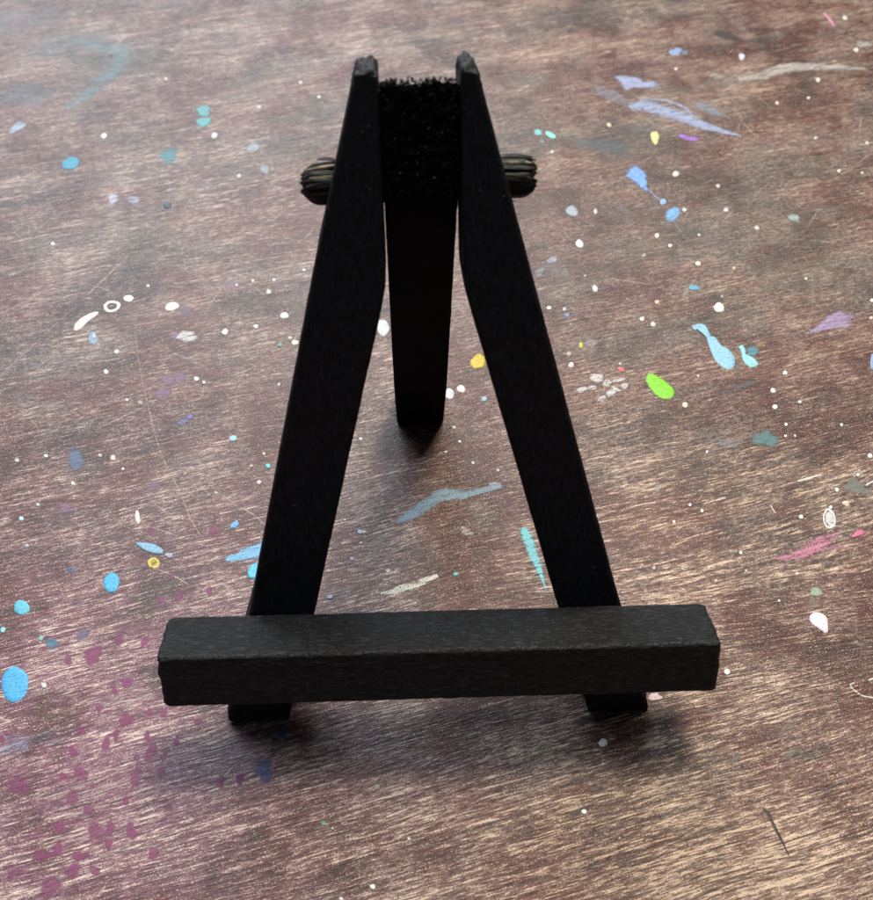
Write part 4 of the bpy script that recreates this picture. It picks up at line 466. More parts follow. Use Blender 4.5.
    ('smear', (132, 52, 104), 0.86, (-5513, -1457, -5526, -1499, -5557, -1523, -5580, -1546, -5612, -1556, -5647, -1543, -5679, -1533, -5713, -1515, -5729, -1479, -5738, -1445, -5762, -1401, -5761, -1353, -5719, -1340, -5676, -1350, -5644, -1359, -5616, -1379, -5591, -1398, -5549, -1416), ()),
    ('smear', (132, 52, 104), 0.75, (-5304, -1771, -5263, -1827, -5271, -1890, -5293, -1952, -5345, -1995, -5419, -1993, -5482, -1985, -5549, -1983, -5596, -1936, -5599, -1874, -5620, -1828, -5657, -1765, -5644, -1699, -5593, -1650, -5524, -1620, -5447, -1648, -5406, -1717, -5372, -1749), ()),
    ('smear', (132, 52, 104), 0.86, (-5133, -1802, -5142, -1848, -5174, -1865, -5191, -1884, -5205, -1920, -5234, -1935, -5271, -1927, -5311, -1901, -5328, -1844, -5313, -1793, -5305, -1760, -5311, -1715, -5298, -1679, -5270, -1667, -5239, -1657, -5203, -1669, -5177, -1713, -5155, -1755), ()),
    ('smear', (132, 52, 104), 0.86, (-4773, -1864, -4756, -1939, -4776, -1997, -4804, -2040, -4844, -2054, -4886, -2022, -4920, -1994, -4959, -1972, -4984, -1914, -4981, -1853, -4991, -1795, -5004, -1717, -4980, -1661, -4937, -1647, -4893, -1655, -4855, -1710, -4841, -1780, -4818, -1816), ()),
    ('smear', (132, 52, 104), 0.86, (-5995, -1713, -5988, -1753, -5996, -1789, -6013, -1817, -6035, -1851, -6073, -1855, -6109, -1821, -6142, -1792, -6180, -1756, -6189, -1703, -6166, -1666, -6151, -1638, -6138, -1607, -6113, -1590, -6082, -1570, -6036, -1560, -5997, -1605, -5993, -1670), ()),
    ('smear', (132, 52, 104), 0.86, (-5938, -2099, -5943, -2141, -5937, -2194, -5949, -2243, -5990, -2245, -6028, -2238, -6070, -2242, -6115, -2208, -6133, -2144, -6137, -2088, -6133, -2042, -6110, -2014, -6095, -1984, -6084, -1922, -6042, -1891, -5995, -1936, -5965, -1997, -5943, -2048), ()),
    ('smear', (132, 52, 104), 0.75, (-6091, -2119, -6047, -2169, -6085, -2225, -6140, -2264, -6191, -2292, -6251, -2297, -6303, -2295, -6364, -2305, -6424, -2288, -6439, -2240, -6451, -2196, -6476, -2144, -6447, -2091, -6377, -2068, -6313, -2060, -6256, -2066, -6217, -2094, -6172, -2107), ()),
    ('smear', (132, 52, 104), 0.86, (-5149, -2071, -5162, -2110, -5169, -2156, -5189, -2194, -5220, -2183, -5244, -2156, -5265, -2137, -5280, -2108, -5293, -2075, -5316, -2032, -5325, -1971, -5296, -1939, -5262, -1942, -5238, -1940, -5215, -1944, -5195, -1966, -5172, -1986, -5148, -2022), ()),
    ('smear', (132, 52, 104), 0.86, (-5612, -2488, -5594, -2536, -5603, -2583, -5643, -2604, -5682, -2626, -5732, -2639, -5785, -2614, -5833, -2578, -5886, -2534, -5896, -2473, -5850, -2433, -5820, -2409, -5811, -2365, -5779, -2330, -5727, -2317, -5662, -2320, -5609, -2369, -5606, -2439), ()),
    ('smear', (132, 52, 104), 0.75, (-5814, -2628, -5824, -2703, -5890, -2752, -5912, -2797, -5923, -2869, -5986, -2918, -6075, -2932, -6171, -2917, -6228, -2847, -6216, -2763, -6221, -2710, -6258, -2647, -6238, -2583, -6175, -2546, -6109, -2507, -6025, -2491, -5946, -2528, -5878, -2573), ()),
    ('smear', (132, 52, 104), 0.86, (-5473, -2198, -5484, -2234, -5513, -2264, -5548, -2290, -5599, -2300, -5642, -2305, -5688, -2318, -5736, -2314, -5755, -2290, -5775, -2269, -5808, -2244, -5801, -2210, -5753, -2185, -5703, -2169, -5653, -2166, -5617, -2181, -5583, -2184, -5519, -2179), ()),
    ('smear', (132, 52, 104), 0.86, (-5293, -2484, -5285, -2521, -5294, -2557, -5326, -2572, -5358, -2581, -5393, -2580, -5421, -2550, -5437, -2521, -5470, -2506, -5508, -2473, -5511, -2430, -5490, -2398, -5460, -2379, -5419, -2388, -5389, -2408, -5360, -2408, -5319, -2414, -5297, -2447), ()),
    ('smear', (132, 52, 104), 0.86, (-4956, -1362, -4967, -1396, -4991, -1415, -5016, -1432, -5046, -1430, -5070, -1408, -5092, -1388, -5112, -1362, -5108, -1328, -5096, -1303, -5100, -1270, -5094, -1228, -5065, -1212, -5032, -1217, -5003, -1235, -4991, -1273, -4991, -1304, -4974, -1326), ()),
    ('smear', (132, 52, 104), 0.86, (-4353, -2266, -4364, -2315, -4405, -2330, -4433, -2337, -4447, -2372, -4478, -2391, -4514, -2373, -4548, -2345, -4577, -2304, -4578, -2254, -4569, -2213, -4565, -2169, -4540, -2142, -4501, -2156, -4473, -2163, -4438, -2152, -4399, -2170, -4371, -2214), ()),
    ('smear', (132, 52, 104), 0.86, (-4238, -288, -4239, -332, -4244, -374, -4259, -405, -4288, -391, -4308, -362, -4325, -363, -4351, -359, -4371, -326, -4384, -281, -4387, -231, -4368, -203, -4343, -200, -4328, -183, -4309, -167, -4288, -188, -4272, -220, -4252, -247), ()),
    ('smear', (132, 52, 104), 0.86, (-3872, 79, -3896, 50, -3913, 30, -3931, 15, -3955, 11, -3978, 2, -4010, -1, -4035, 25, -4044, 58, -4059, 89, -4066, 126, -4044, 150, -4015, 156, -3991, 162, -3967, 158, -3945, 148, -3911, 144, -3874, 120), ()),
    ('smear', (132, 52, 104), 0.86, (-4504, 285, -4516, 242, -4542, 229, -4554, 210, -4563, 175, -4585, 168, -4608, 184, -4633, 205, -4650, 247, -4652, 293, -4653, 336, -4651, 380, -4629, 394, -4604, 380, -4588, 386, -4565, 396, -4540, 375, -4518, 336), ()),
    ('smear', (132, 52, 104), 0.86, (-4764, 299, -4752, 268, -4746, 227, -4772, 207, -4806, 213, -4834, 214, -4864, 220, -4885, 249, -4894, 279, -4904, 307, -4903, 335, -4892, 359, -4885, 393, -4863, 425, -4826, 412, -4801, 375, -4784, 349, -4770, 325), ()),
    ('smear', (132, 52, 104), 0.86, (-5182, 929, -5203, 884, -5208, 835, -5227, 790, -5271, 793, -5309, 807, -5351, 803, -5398, 826, -5430, 881, -5453, 943, -5448, 1005, -5400, 1028, -5359, 1028, -5342, 1065, -5307, 1101, -5259, 1087, -5215, 1048, -5180, 993), ()),
    ('smear', (132, 52, 104), 0.86, (-5453, 764, -5430, 717, -5430, 667, -5457, 652, -5484, 657, -5506, 667, -5525, 692, -5542, 711, -5569, 730, -5587, 771, -5580, 811, -5570, 842, -5562, 879, -5539, 891, -5513, 875, -5491, 857, -5473, 830, -5465, 794), ()),
    ('smear', (132, 52, 104), 0.86, (-7244, -80, -7240, -128, -7258, -165, -7285, -186, -7324, -175, -7354, -151, -7381, -155, -7424, -154, -7456, -116, -7465, -68, -7468, -23, -7453, 12, -7422, 23, -7396, 35, -7366, 45, -7333, 20, -7312, -15, -7280, -39), ()),
    ('smear', (132, 52, 104), 0.75, (-6632, -974, -6618, -1067, -6671, -1127, -6734, -1161, -6806, -1158, -6871, -1114, -6926, -1105, -7019, -1109, -7103, -1044, -7114, -948, -7098, -868, -7068, -803, -7002, -781, -6941, -773, -6881, -745, -6806, -767, -6757, -840, -6705, -899), ()),
    ('smear', (132, 52, 104), 0.75, (-6423, -2421, -6458, -2476, -6523, -2507, -6544, -2538, -6568, -2579, -6624, -2605, -6696, -2621, -6777, -2615, -6814, -2564, -6803, -2510, -6813, -2471, -6822, -2426, -6777, -2393, -6723, -2373, -6670, -2346, -6602, -2338, -6539, -2356, -6471, -2378), ()),
    ('smear', (132, 52, 104), 0.86, (-3429, -1099, -3409, -1143, -3408, -1196, -3446, -1214, -3488, -1198, -3518, -1187, -3543, -1172, -3564, -1149, -3594, -1128, -3623, -1089, -3614, -1046, -3586, -1021, -3567, -992, -3538, -971, -3503, -987, -3476, -1012, -3451, -1034, -3437, -1066), ()),
    ('smear', (130, 152, 195), 0.45, (-6681, -120, -6717, -205, -6734, -286, -6800, -367, -6929, -414, -7066, -468, -7250, -516, -7398, -458, -7409, -338, -7404, -257, -7434, -190, -7418, -113, -7381, -22, -7293, 89, -7111, 124, -6957, 57, -6849, 2, -6724, -38), ()),
    ('smear', (110, 125, 165), 0.38, (-6182, -25, -6137, -112, -6141, -214, -6267, -277, -6427, -264, -6525, -264, -6631, -297, -6743, -281, -6823, -226, -6906, -163, -6929, -76, -6857, 2, -6786, 72, -6699, 145, -6561, 144, -6463, 80, -6382, 53, -6265, 36), ()),
    ('smear', (165, 160, 168), 0.35, (-4588, 743, -4645, 623, -4861, 521, -5006, 432, -5184, 339, -5423, 321, -5602, 352, -5782, 358, -5949, 390, -6036, 462, -6136, 551, -6126, 679, -5849, 771, -5551, 778, -5366, 797, -5169, 836, -4975, 831, -4773, 806), ()),
    ('smear', (150, 140, 140), 0.30, (-5160, -1172, -5161, -1312, -5136, -1473, -5231, -1633, -5391, -1805, -5663, -1940, -5964, -1851, -6097, -1633, -6207, -1503, -6375, -1390, -6408, -1226, -6356, -1059, -6283, -867, -6057, -743, -5773, -747, -5502, -734, -5198, -764, -5078, -965), ()),
    ('smear', (160, 155, 160), 0.30, (-3876, -603, -3819, -704, -4028, -827, -4333, -902, -4514, -984, -4754, -1105, -5077, -1168, -5378, -1169, -5617, -1120, -5575, -984, -5311, -847, -5211, -761, -5181, -644, -4956, -530, -4652, -466, -4331, -410, -4048, -419, -3948, -514), ()),
    ('smear', (58, 96, 158), 0.90, (-2397, -200, -2402, -245, -2421, -276, -2438, -308, -2463, -334, -2494, -323, -2523, -308, -2563, -296, -2590, -250, -2579, -191, -2558, -152, -2544, -120, -2524, -100, -2503, -77, -2472, -39, -2431, -42, -2410, -100, -2406, -156), ()),
    ('smear', (68, 96, 148), 0.75, (-2606, -916, -2564, -1041, -2592, -1160, -2664, -1219, -2743, -1237, -2813, -1176, -2848, -1073, -2891, -1026, -2965, -971, -2989, -860, -2957, -757, -2927, -656, -2874, -573, -2797, -569, -2726, -593, -2657, -628, -2625, -731, -2634, -836), ()),
    ('smear', (110, 40, 95), 0.90, (-3102, -1050, -3110, -1101, -3120, -1159, -3146, -1180, -3170, -1164, -3189, -1155, -3206, -1139, -3219, -1108, -3238, -1073, -3254, -1013, -3238, -951, -3206, -930, -3183, -920, -3164, -905, -3145, -911, -3124, -921, -3099, -939, -3091, -993), ()),
    ('smear', (110, 50, 95), 0.75, (-3373, -1041, -3395, -1080, -3422, -1094, -3434, -1117, -3450, -1141, -3474, -1150, -3505, -1153, -3537, -1129, -3544, -1076, -3536, -1033, -3538, -996, -3533, -958, -3511, -941, -3489, -932, -3464, -921, -3437, -934, -3414, -962, -3387, -993), ()),
    ('smear', (120, 125, 150), 0.35, (-2572, -532, -2657, -690, -2715, -842, -2821, -977, -3010, -948, -3156, -851, -3297, -843, -3479, -803, -3614, -661, -3711, -471, -3714, -260, -3522, -159, -3314, -182, -3204, -125, -3060, -35, -2889, -82, -2740, -195, -2597, -340), ()),
    ('smear', (70, 66, 60), 0.80, (11037, 22827, 11026, 22669, 10809, 22686, 10600, 22773, 10441, 22811, 10276, 22891, 10156, 23017, 10034, 23140, 9927, 23286, 9957, 23400, 10024, 23487, 10074, 23616, 10248, 23647, 10468, 23500, 10607, 23348, 10727, 23246, 10823, 23133, 10910, 23007), ()),
    ('smear', (80, 74, 66), 0.60, (12041, 21626, 11920, 21633, 11821, 21660, 11742, 21656, 11647, 21711, 11566, 21806, 11479, 21897, 11408, 22012, 11404, 22115, 11401, 22218, 11405, 22343, 11506, 22356, 11637, 22239, 11724, 22146, 11804, 22086, 11878, 22000, 11959, 21893, 12052, 21743), ()),
    ('smear', (75, 72, 70), 0.50, (10263, 24621, 10157, 24514, 10025, 24402, 9755, 24289, 9424, 24147, 8911, 23997, 8460, 24009, 8377, 24152, 8331, 24249, 8211, 24321, 8274, 24429, 8406, 24549, 8617, 24700, 9063, 24814, 9501, 24831, 9907, 24861, 10357, 24880, 10466, 24770), ()),
    ('smear', (140, 160, 195), 0.80, (9109, 22226, 9071, 22166, 9041, 22105, 8997, 22035, 8929, 22028, 8883, 22077, 8850, 22112, 8819, 22144, 8802, 22191, 8775, 22246, 8760, 22331, 8813, 22398, 8891, 22400, 8946, 22397, 8997, 22402, 9037, 22375, 9069, 22336, 9107, 22293), ()),
    ('smear', (185, 180, 172), 0.70, (9973, 20694, 9920, 20616, 9833, 20567, 9721, 20560, 9614, 20619, 9538, 20665, 9435, 20685, 9348, 20749, 9345, 20834, 9346, 20911, 9344, 21002, 9417, 21061, 9527, 21071, 9637, 21065, 9735, 21008, 9769, 20915, 9809, 20859, 9918, 20795), ()),
    ('smear', (150, 142, 135), 0.30, (10708, 20332, 10675, 20177, 10388, 20095, 10043, 20129, 9841, 20128, 9607, 20068, 9340, 20092, 9145, 20185, 8963, 20297, 8928, 20438, 9108, 20552, 9273, 20648, 9456, 20752, 9746, 20747, 9964, 20654, 10163, 20617, 10444, 20583, 10631, 20475), ()),
    ('smear', (176, 188, 228), 0.85, (6471, 21085, 6613, 21109, 6850, 21079, 7181, 20993, 7398, 20850, 7501, 20650, 7660, 20576, 7874, 20627, 7975, 20541, 7962, 20317, 7853, 20190, 7650, 20158, 7401, 20173, 7106, 20235, 6914, 20205, 6827, 20084, 6738, 20057, 6647, 20126, 6605, 20287, 6611, 20542, 6560, 20770, 6454, 20972), ()),
    ('smear', (165, 178, 205), 0.60, (9585, 18585, 9538, 18443, 9348, 18458, 9154, 18525, 8970, 18660, 8846, 18827, 8718, 18943, 8523, 19098, 8447, 19277, 8517, 19380, 8565, 19491, 8656, 19586, 8850, 19528, 9043, 19403, 9217, 19270, 9319, 19098, 9331, 18962, 9435, 18816), ()),
    ('smear', (165, 172, 195), 0.55, (6994, 19287, 6898, 19135, 6726, 19079, 6501, 19155, 6294, 19420, 6180, 19640, 6001, 19762, 5773, 19983, 5703, 20236, 5735, 20437, 5812, 20606, 6010, 20602, 6229, 20473, 6421, 20397, 6629, 20243, 6727, 19990, 6766, 19794, 6909, 19562), ()),
    ('smear', (160, 116, 205), 1.00, (7936, 17856, 8066, 17734, 8227, 17652, 8421, 17609, 8496, 17529, 8451, 17413, 8349, 17366, 8191, 17387, 8052, 17455, 7932, 17568, 7872, 17698, 7871, 17844), ()),
    ('smear', (92, 124, 136), 0.55, (6589, 17162, 6568, 16979, 6469, 16784, 6123, 16770, 5788, 16893, 5540, 16974, 5307, 17065, 5115, 17196, 4830, 17354, 4577, 17600, 4747, 17790, 5153, 17802, 5437, 17808, 5693, 17827, 5961, 17752, 6224, 17659, 6535, 17538, 6670, 17339), ()),
    ('smear', (140, 150, 165), 0.40, (7343, 17867, 7240, 17777, 7097, 17756, 6979, 17738, 6849, 17646, 6645, 17638, 6502, 17789, 6434, 17952, 6353, 18103, 6366, 18253, 6483, 18342, 6589, 18420, 6725, 18465, 6885, 18402, 7026, 18347, 7240, 18324, 7437, 18189, 7437, 18000), ()),
    ('smear', (150, 165, 180), 0.80, (4146, 17663, 4160, 17608, 4129, 17565, 4087, 17542, 4046, 17533, 4011, 17555, 3988, 17583, 3955, 17597, 3929, 17629, 3939, 17675, 3953, 17714, 3960, 17765, 3991, 17806, 4036, 17811, 4076, 17802, 4106, 17775, 4110, 17727, 4114, 17695), ()),
    ('smear', (125, 172, 236), 1.00, (6077, 16068, 6305, 16377, 6455, 16496, 6525, 16421, 6611, 16254, 6713, 15996, 6722, 15805, 6638, 15678, 6614, 15411, 6651, 15007, 6577, 14981, 6393, 15330, 6264, 15572, 6193, 15701, 6109, 15804, 6012, 15878), ()),
    ('smear', (125, 176, 228), 1.00, (6854, 14240, 6998, 14411, 7139, 14491, 7276, 14478, 7338, 14384, 7324, 14210, 7234, 14021, 7070, 13816, 6944, 13717, 6853, 13722, 6802, 13832, 6789, 14047), ()),
    ('smear', (140, 142, 145), 0.35, (8319, 13030, 8217, 12982, 8212, 12854, 8027, 12795, 7664, 12932, 7350, 13102, 7023, 13256, 6770, 13444, 6745, 13588, 6768, 13697, 6848, 13776, 7093, 13746, 7308, 13720, 7547, 13756, 7954, 13654, 8255, 13426, 8363, 13239, 8408, 13102), ()),
    ('smear', (150, 158, 165), 0.35, (6204, 13499, 6154, 13399, 6011, 13512, 5877, 13617, 5717, 13753, 5554, 14016, 5429, 14303, 5316, 14598, 5333, 14775, 5493, 14699, 5582, 14675, 5613, 14818, 5740, 14806, 5921, 14592, 6103, 14310, 6221, 14000, 6195, 13818, 6163, 13708), ()),
    ('smear', (180, 175, 170), 0.75, (14906, 22361, 14826, 22253, 14686, 22220, 14597, 22201, 14517, 22140, 14420, 22124, 14343, 22164, 14264, 22212, 14219, 22296, 14257, 22400, 14306, 22495, 14361, 22599, 14473, 22644, 14572, 22599, 14642, 22580, 14740, 22592, 14825, 22552, 14880, 22472), ()),
    ('smear', (172, 190, 190), 0.80, (10279, 13598, 10251, 13535, 10192, 13535, 10132, 13541, 10063, 13566, 10009, 13646, 9972, 13737, 9932, 13836, 9944, 13928, 10017, 13945, 10067, 13949, 10098, 14002, 10155, 14027, 10226, 13996, 10303, 13933, 10345, 13825, 10314, 13730, 10279, 13675), ()),
    ('smear', (130, 130, 122), 0.30, (10696, 13744, 10424, 13538, 10074, 13497, 9819, 13390, 9502, 13328, 9223, 13528, 9053, 13764, 8779, 13941, 8545, 14224, 8553, 14546, 8675, 14855, 8966, 15057, 9398, 14922, 9681, 14692, 9945, 14690, 10332, 14652, 10585, 14397, 10696, 14077), ()),
    ('smear', (72, 138, 156), 1.00, (7801, 9021, 7923, 9065, 8018, 9059, 8087, 9004, 8078, 8895, 7992, 8732, 7893, 8670, 7781, 8710, 7729, 8797, 7737, 8931), ()),
    ('smear', (108, 120, 120), 0.65, (6779, 7592, 7118, 7751, 7410, 7866, 7654, 7937, 7802, 7951, 7855, 7908, 7735, 7822, 7444, 7695, 7146, 7574, 6839, 7458, 6668, 7428, 6629, 7485), ()),
    ('smear', (100, 122, 126), 0.50, (7576, 8372, 7537, 8255, 7503, 8151, 7462, 8069, 7412, 7954, 7339, 7837, 7286, 7894, 7288, 8071, 7291, 8205, 7290, 8333, 7323, 8467, 7366, 8574, 7409, 8697, 7464, 8765, 7512, 8745, 7568, 8750, 7631, 8717, 7630, 8547), ()),
    ('smear', (172, 154, 192), 0.85, (9234, 9436, 9446, 9595, 9671, 9778, 9909, 9987, 10158, 10162, 10416, 10302, 10554, 10244, 10569, 9990, 10573, 9780, 10565, 9613, 10415, 9518, 10122, 9495, 9868, 9468, 9651, 9437, 9443, 9379, 9242, 9295, 9139, 9279, 9132, 9331), ()),
    ('smear', (172, 154, 192), 0.70, (10721, 10061, 10764, 9973, 10610, 9830, 10406, 9717, 10232, 9631, 10077, 9594, 9959, 9583, 9763, 9505, 9526, 9452, 9499, 9551, 9639, 9700, 9767, 9823, 9922, 9931, 10091, 10004, 10249, 10087, 10450, 10182, 10584, 10173, 10624, 10102), ()),
    ('smear', (120, 120, 112), 0.35, (9657, 8590, 9640, 8520, 9564, 8486, 9496, 8488, 9448, 8469, 9390, 8450, 9330, 8458, 9264, 8480, 9221, 8537, 9263, 8612, 9336, 8656, 9373, 8697, 9415, 8745, 9475, 8758, 9534, 8758, 9600, 8754, 9639, 8710, 9644, 8650), ()),
    ('smear', (78, 124, 130), 0.90, (7836, 6000, 7745, 5931, 7655, 5881, 7551, 5900, 7471, 5951, 7365, 5942, 7213, 5966, 7146, 6091, 7184, 6224, 7243, 6327, 7335, 6387, 7435, 6394, 7514, 6439, 7626, 6496, 7735, 6440, 7786, 6327, 7850, 6230, 7893, 6109), ()),
    ('smear', (150, 160, 166), 0.55, (7053, 5984, 7052, 5908, 6968, 5863, 6813, 5887, 6681, 5922, 6563, 5961, 6479, 6021, 6392, 6078, 6233, 6157, 6158, 6259, 6278, 6303, 6434, 6298, 6555, 6293, 6675, 6264, 6783, 6226, 6927, 6196, 7069, 6128, 7083, 6046), ()),
    ('smear', (110, 118, 120), 0.40, (6753, 6027, 6622, 5951, 6499, 5918, 6382, 5956, 6289, 5986, 6150, 5960, 6002, 6024, 5974, 6184, 6000, 6331, 6014, 6477, 6102, 6589, 6234, 6618, 6353, 6640, 6474, 6621, 6553, 6513, 6626, 6427, 6771, 6339, 6844, 6171), ()),
    ('smear', (108, 110, 108), 0.30, (7965, 6245, 7912, 6048, 7646, 5974, 7374, 5982, 7136, 5970, 6894, 6030, 6682, 6141, 6368, 6252, 6092, 6468, 6213, 6696, 6541, 6789, 6759, 6857, 6964, 6913, 7197, 6909, 7478, 6928, 7834, 6875, 8000, 6657, 7952, 6437), ()),
    ('smear', (176, 190, 206), 0.95, (4652, 14395, 4645, 14299, 4621, 14185, 4549, 14114, 4466, 14128, 4403, 14162, 4348, 14196, 4309, 14255, 4277, 14327, 4248, 14418, 4266, 14525, 4332, 14597, 4397, 14650, 4467, 14701, 4540, 14689, 4591, 14626, 4631, 14562, 4656, 14484), ()),
    ('smear', (158, 146, 146), 0.80, (4447, 9353, 4422, 9288, 4378, 9234, 4327, 9180, 4254, 9146, 4179, 9162, 4124, 9204, 4082, 9253, 4061, 9312, 4058, 9375, 4061, 9443, 4093, 9514, 4162, 9553, 4238, 9560, 4308, 9557, 4373, 9531, 4414, 9478, 4439, 9419), ()),
    ('smear', (160, 165, 182), 0.42, (4237, 12087, 4039, 11978, 3964, 11874, 3913, 11679, 3738, 11559, 3525, 11567, 3320, 11629, 3199, 11791, 3228, 11992, 3237, 12144, 3204, 12319, 3319, 12463, 3508, 12505, 3665, 12582, 3869, 12662, 4071, 12599, 4221, 12460, 4322, 12284), ()),
    ('smear', (185, 192, 212), 0.75, (3884, 12457, 3867, 12410, 3857, 12357, 3811, 12306, 3739, 12290, 3672, 12277, 3589, 12255, 3526, 12283, 3527, 12349, 3543, 12403, 3558, 12448, 3594, 12487, 3625, 12534, 3674, 12605, 3761, 12636, 3823, 12592, 3853, 12542, 3883, 12505), ()),
    ('smear', (165, 170, 182), 0.60, (3450, 11923, 3426, 11833, 3383, 11766, 3334, 11709, 3276, 11661, 3236, 11699, 3224, 11785, 3204, 11855, 3201, 11954, 3250, 12056, 3304, 12111, 3341, 12174, 3386, 12239, 3437, 12269, 3498, 12293, 3548, 12253, 3528, 12119, 3474, 12002), ()),
    ('smear', (170, 172, 180), 0.60, (4081, 11998, 4104, 11967, 4121, 11911, 4079, 11852, 4020, 11811, 3960, 11777, 3903, 11777, 3869, 11809, 3835, 11832, 3810, 11869, 3837, 11927, 3872, 11972, 3884, 12029, 3923, 12098, 3990, 12132, 4052, 12135, 4098, 12111, 4099, 12050), ()),
    ('smear', (160, 164, 172), 0.45, (6061, 13990, 6042, 13889, 5963, 13891, 5840, 14031, 5724, 14191, 5623, 14377, 5594, 14539, 5579, 14648, 5482, 14854, 5420, 15079, 5489, 15113, 5605, 15032, 5728, 14896, 5837, 14689, 5906, 14520, 6005, 14366, 6101, 14167, 6097, 14051), ()),
    ('smear', (220, 218, 222), 0.80, (4442, 8251, 4441, 8180, 4387, 8116, 4323, 8071, 4259, 8024, 4183, 8007, 4125, 8040, 4086, 8081, 4045, 8118, 4024, 8173, 4026, 8239, 4043, 8317, 4105, 8382, 4192, 8391, 4259, 8375, 4320, 8373, 4378, 8354, 4415, 8308), ()),
    ('smear', (220, 218, 222), 0.80, (3995, 7883, 3966, 7837, 3937, 7798, 3897, 7768, 3851, 7751, 3804, 7734, 3752, 7729, 3716, 7754, 3696, 7788, 3672, 7823, 3672, 7870, 3712, 7912, 3760, 7939, 3807, 7957, 3852, 7959, 3894, 7955, 3948, 7956, 3996, 7933), ()),
    ('smear', (220, 218, 222), 0.80, (4588, 8109, 4585, 8071, 4568, 8027, 4520, 7984, 4465, 7949, 4404, 7908, 4333, 7885, 4291, 7905, 4277, 7942, 4270, 7974, 4278, 8011, 4297, 8052, 4321, 8101, 4375, 8153, 4446, 8174, 4501, 8169, 4549, 8165, 4584, 8146), ()),
    ('smear', (220, 218, 222), 0.80, (4915, 8149, 4876, 8120, 4832, 8097, 4801, 8070, 4742, 8041, 4663, 8032, 4597, 8036, 4537, 8044, 4504, 8064, 4508, 8092, 4519, 8119, 4552, 8148, 4617, 8168, 4680, 8182, 4748, 8203, 4832, 8215, 4891, 8202, 4916, 8177), ()),
    ('smear', (220, 218, 222), 0.80, (4903, 7918, 4891, 7884, 4867, 7855, 4839, 7828, 4802, 7800, 4757, 7800, 4725, 7828, 4700, 7856, 4678, 7889, 4682, 7931, 4705, 7966, 4728, 7996, 4760, 8020, 4798, 8028, 4838, 8037, 4887, 8038, 4918, 8004, 4914, 7957), ()),
    ('smear', (220, 218, 222), 0.80, (4375, 7617, 4370, 7582, 4347, 7546, 4319, 7509, 4280, 7468, 4227, 7445, 4180, 7447, 4137, 7449, 4096, 7461, 4091, 7498, 4112, 7539, 4135, 7577, 4168, 7611, 4210, 7639, 4257, 7672, 4317, 7701, 4363, 7690, 4373, 7652), ()),
    ('smear', (220, 218, 222), 0.80, (4639, 7817, 4618, 7770, 4598, 7727, 4571, 7678, 4518, 7630, 4453, 7594, 4388, 7569, 4342, 7579, 4336, 7619, 4330, 7648, 4308, 7673, 4315, 7718, 4357, 7769, 4413, 7819, 4479, 7853, 4534, 7855, 4576, 7850, 4622, 7846), ()),
    ('smear', (220, 218, 222), 0.80, (4238, 7933, 4224, 7902, 4198, 7871, 4159, 7839, 4099, 7817, 4037, 7810, 3973, 7802, 3914, 7809, 3900, 7840, 3917, 7874, 3925, 7901, 3945, 7931, 3984, 7961, 4036, 7992, 4107, 8014, 4167, 8004, 4193, 7977, 4219, 7957), ()),
    ('smear', (220, 218, 222), 0.80, (4732, 7757, 4718, 7733, 4676, 7735, 4631, 7752, 4590, 7764, 4545, 7787, 4514, 7822, 4494, 7855, 4472, 7889, 4466, 7921, 4482, 7942, 4509, 7956, 4553, 7951, 4602, 7918, 4636, 7883, 4671, 7858, 4708, 7826, 4728, 7790), ()),
    ('smear', (205, 200, 190), 0.40, (1589, 4573, 1717, 4488, 1756, 4317, 1653, 4175, 1558, 4046, 1445, 3903, 1293, 3889, 1165, 3962, 1044, 4034, 1005, 4195, 1087, 4365, 1093, 4476, 1016, 4674, 1072, 4894, 1236, 4983, 1405, 4995, 1536, 4892, 1562, 4688), ()),
    ('smear', (210, 205, 198), 0.70, (1212, 3908, 1156, 3879, 1092, 3884, 1047, 3878, 999, 3891, 960, 3925, 917, 3951, 874, 3992, 876, 4040, 884, 4082, 874, 4147, 908, 4194, 980, 4169, 1032, 4125, 1069, 4096, 1094, 4061, 1122, 4028, 1185, 3979), ()),
    ('smear', (180, 185, 190), 0.60, (1878, 5192, 1838, 5141, 1795, 5103, 1743, 5083, 1689, 5089, 1642, 5086, 1582, 5083, 1544, 5119, 1536, 5168, 1511, 5213, 1498, 5271, 1542, 5316, 1603, 5333, 1660, 5339, 1708, 5316, 1738, 5284, 1791, 5277, 1864, 5252), ()),
    ('smear', (160, 168, 185), 0.40, (-1259, 2595, -1307, 2516, -1394, 2471, -1468, 2435, -1534, 2344, -1670, 2285, -1799, 2349, -1866, 2452, -1925, 2538, -1934, 2632, -1881, 2709, -1842, 2786, -1775, 2861, -1655, 2864, -1545, 2847, -1406, 2864, -1258, 2818, -1222, 2700), ()),
    ('smear', (150, 155, 170), 0.28, (-965, 4804, -1004, 4603, -1114, 4471, -1241, 4443, -1374, 4351, -1547, 4301, -1644, 4487, -1626, 4747, -1599, 4945, -1550, 5112, -1478, 5247, -1426, 5458, -1311, 5718, -1141, 5726, -1037, 5522, -961, 5359, -901, 5190, -925, 4985), ()),
    ('smear', (150, 150, 158), 0.35, (1738, 9438, 1722, 9214, 1625, 9088, 1535, 9046, 1463, 8952, 1379, 8931, 1324, 9057, 1282, 9176, 1229, 9293, 1216, 9467, 1232, 9658, 1258, 9890, 1346, 10042, 1453, 9955, 1514, 9827, 1579, 9811, 1649, 9756, 1696, 9621), ()),
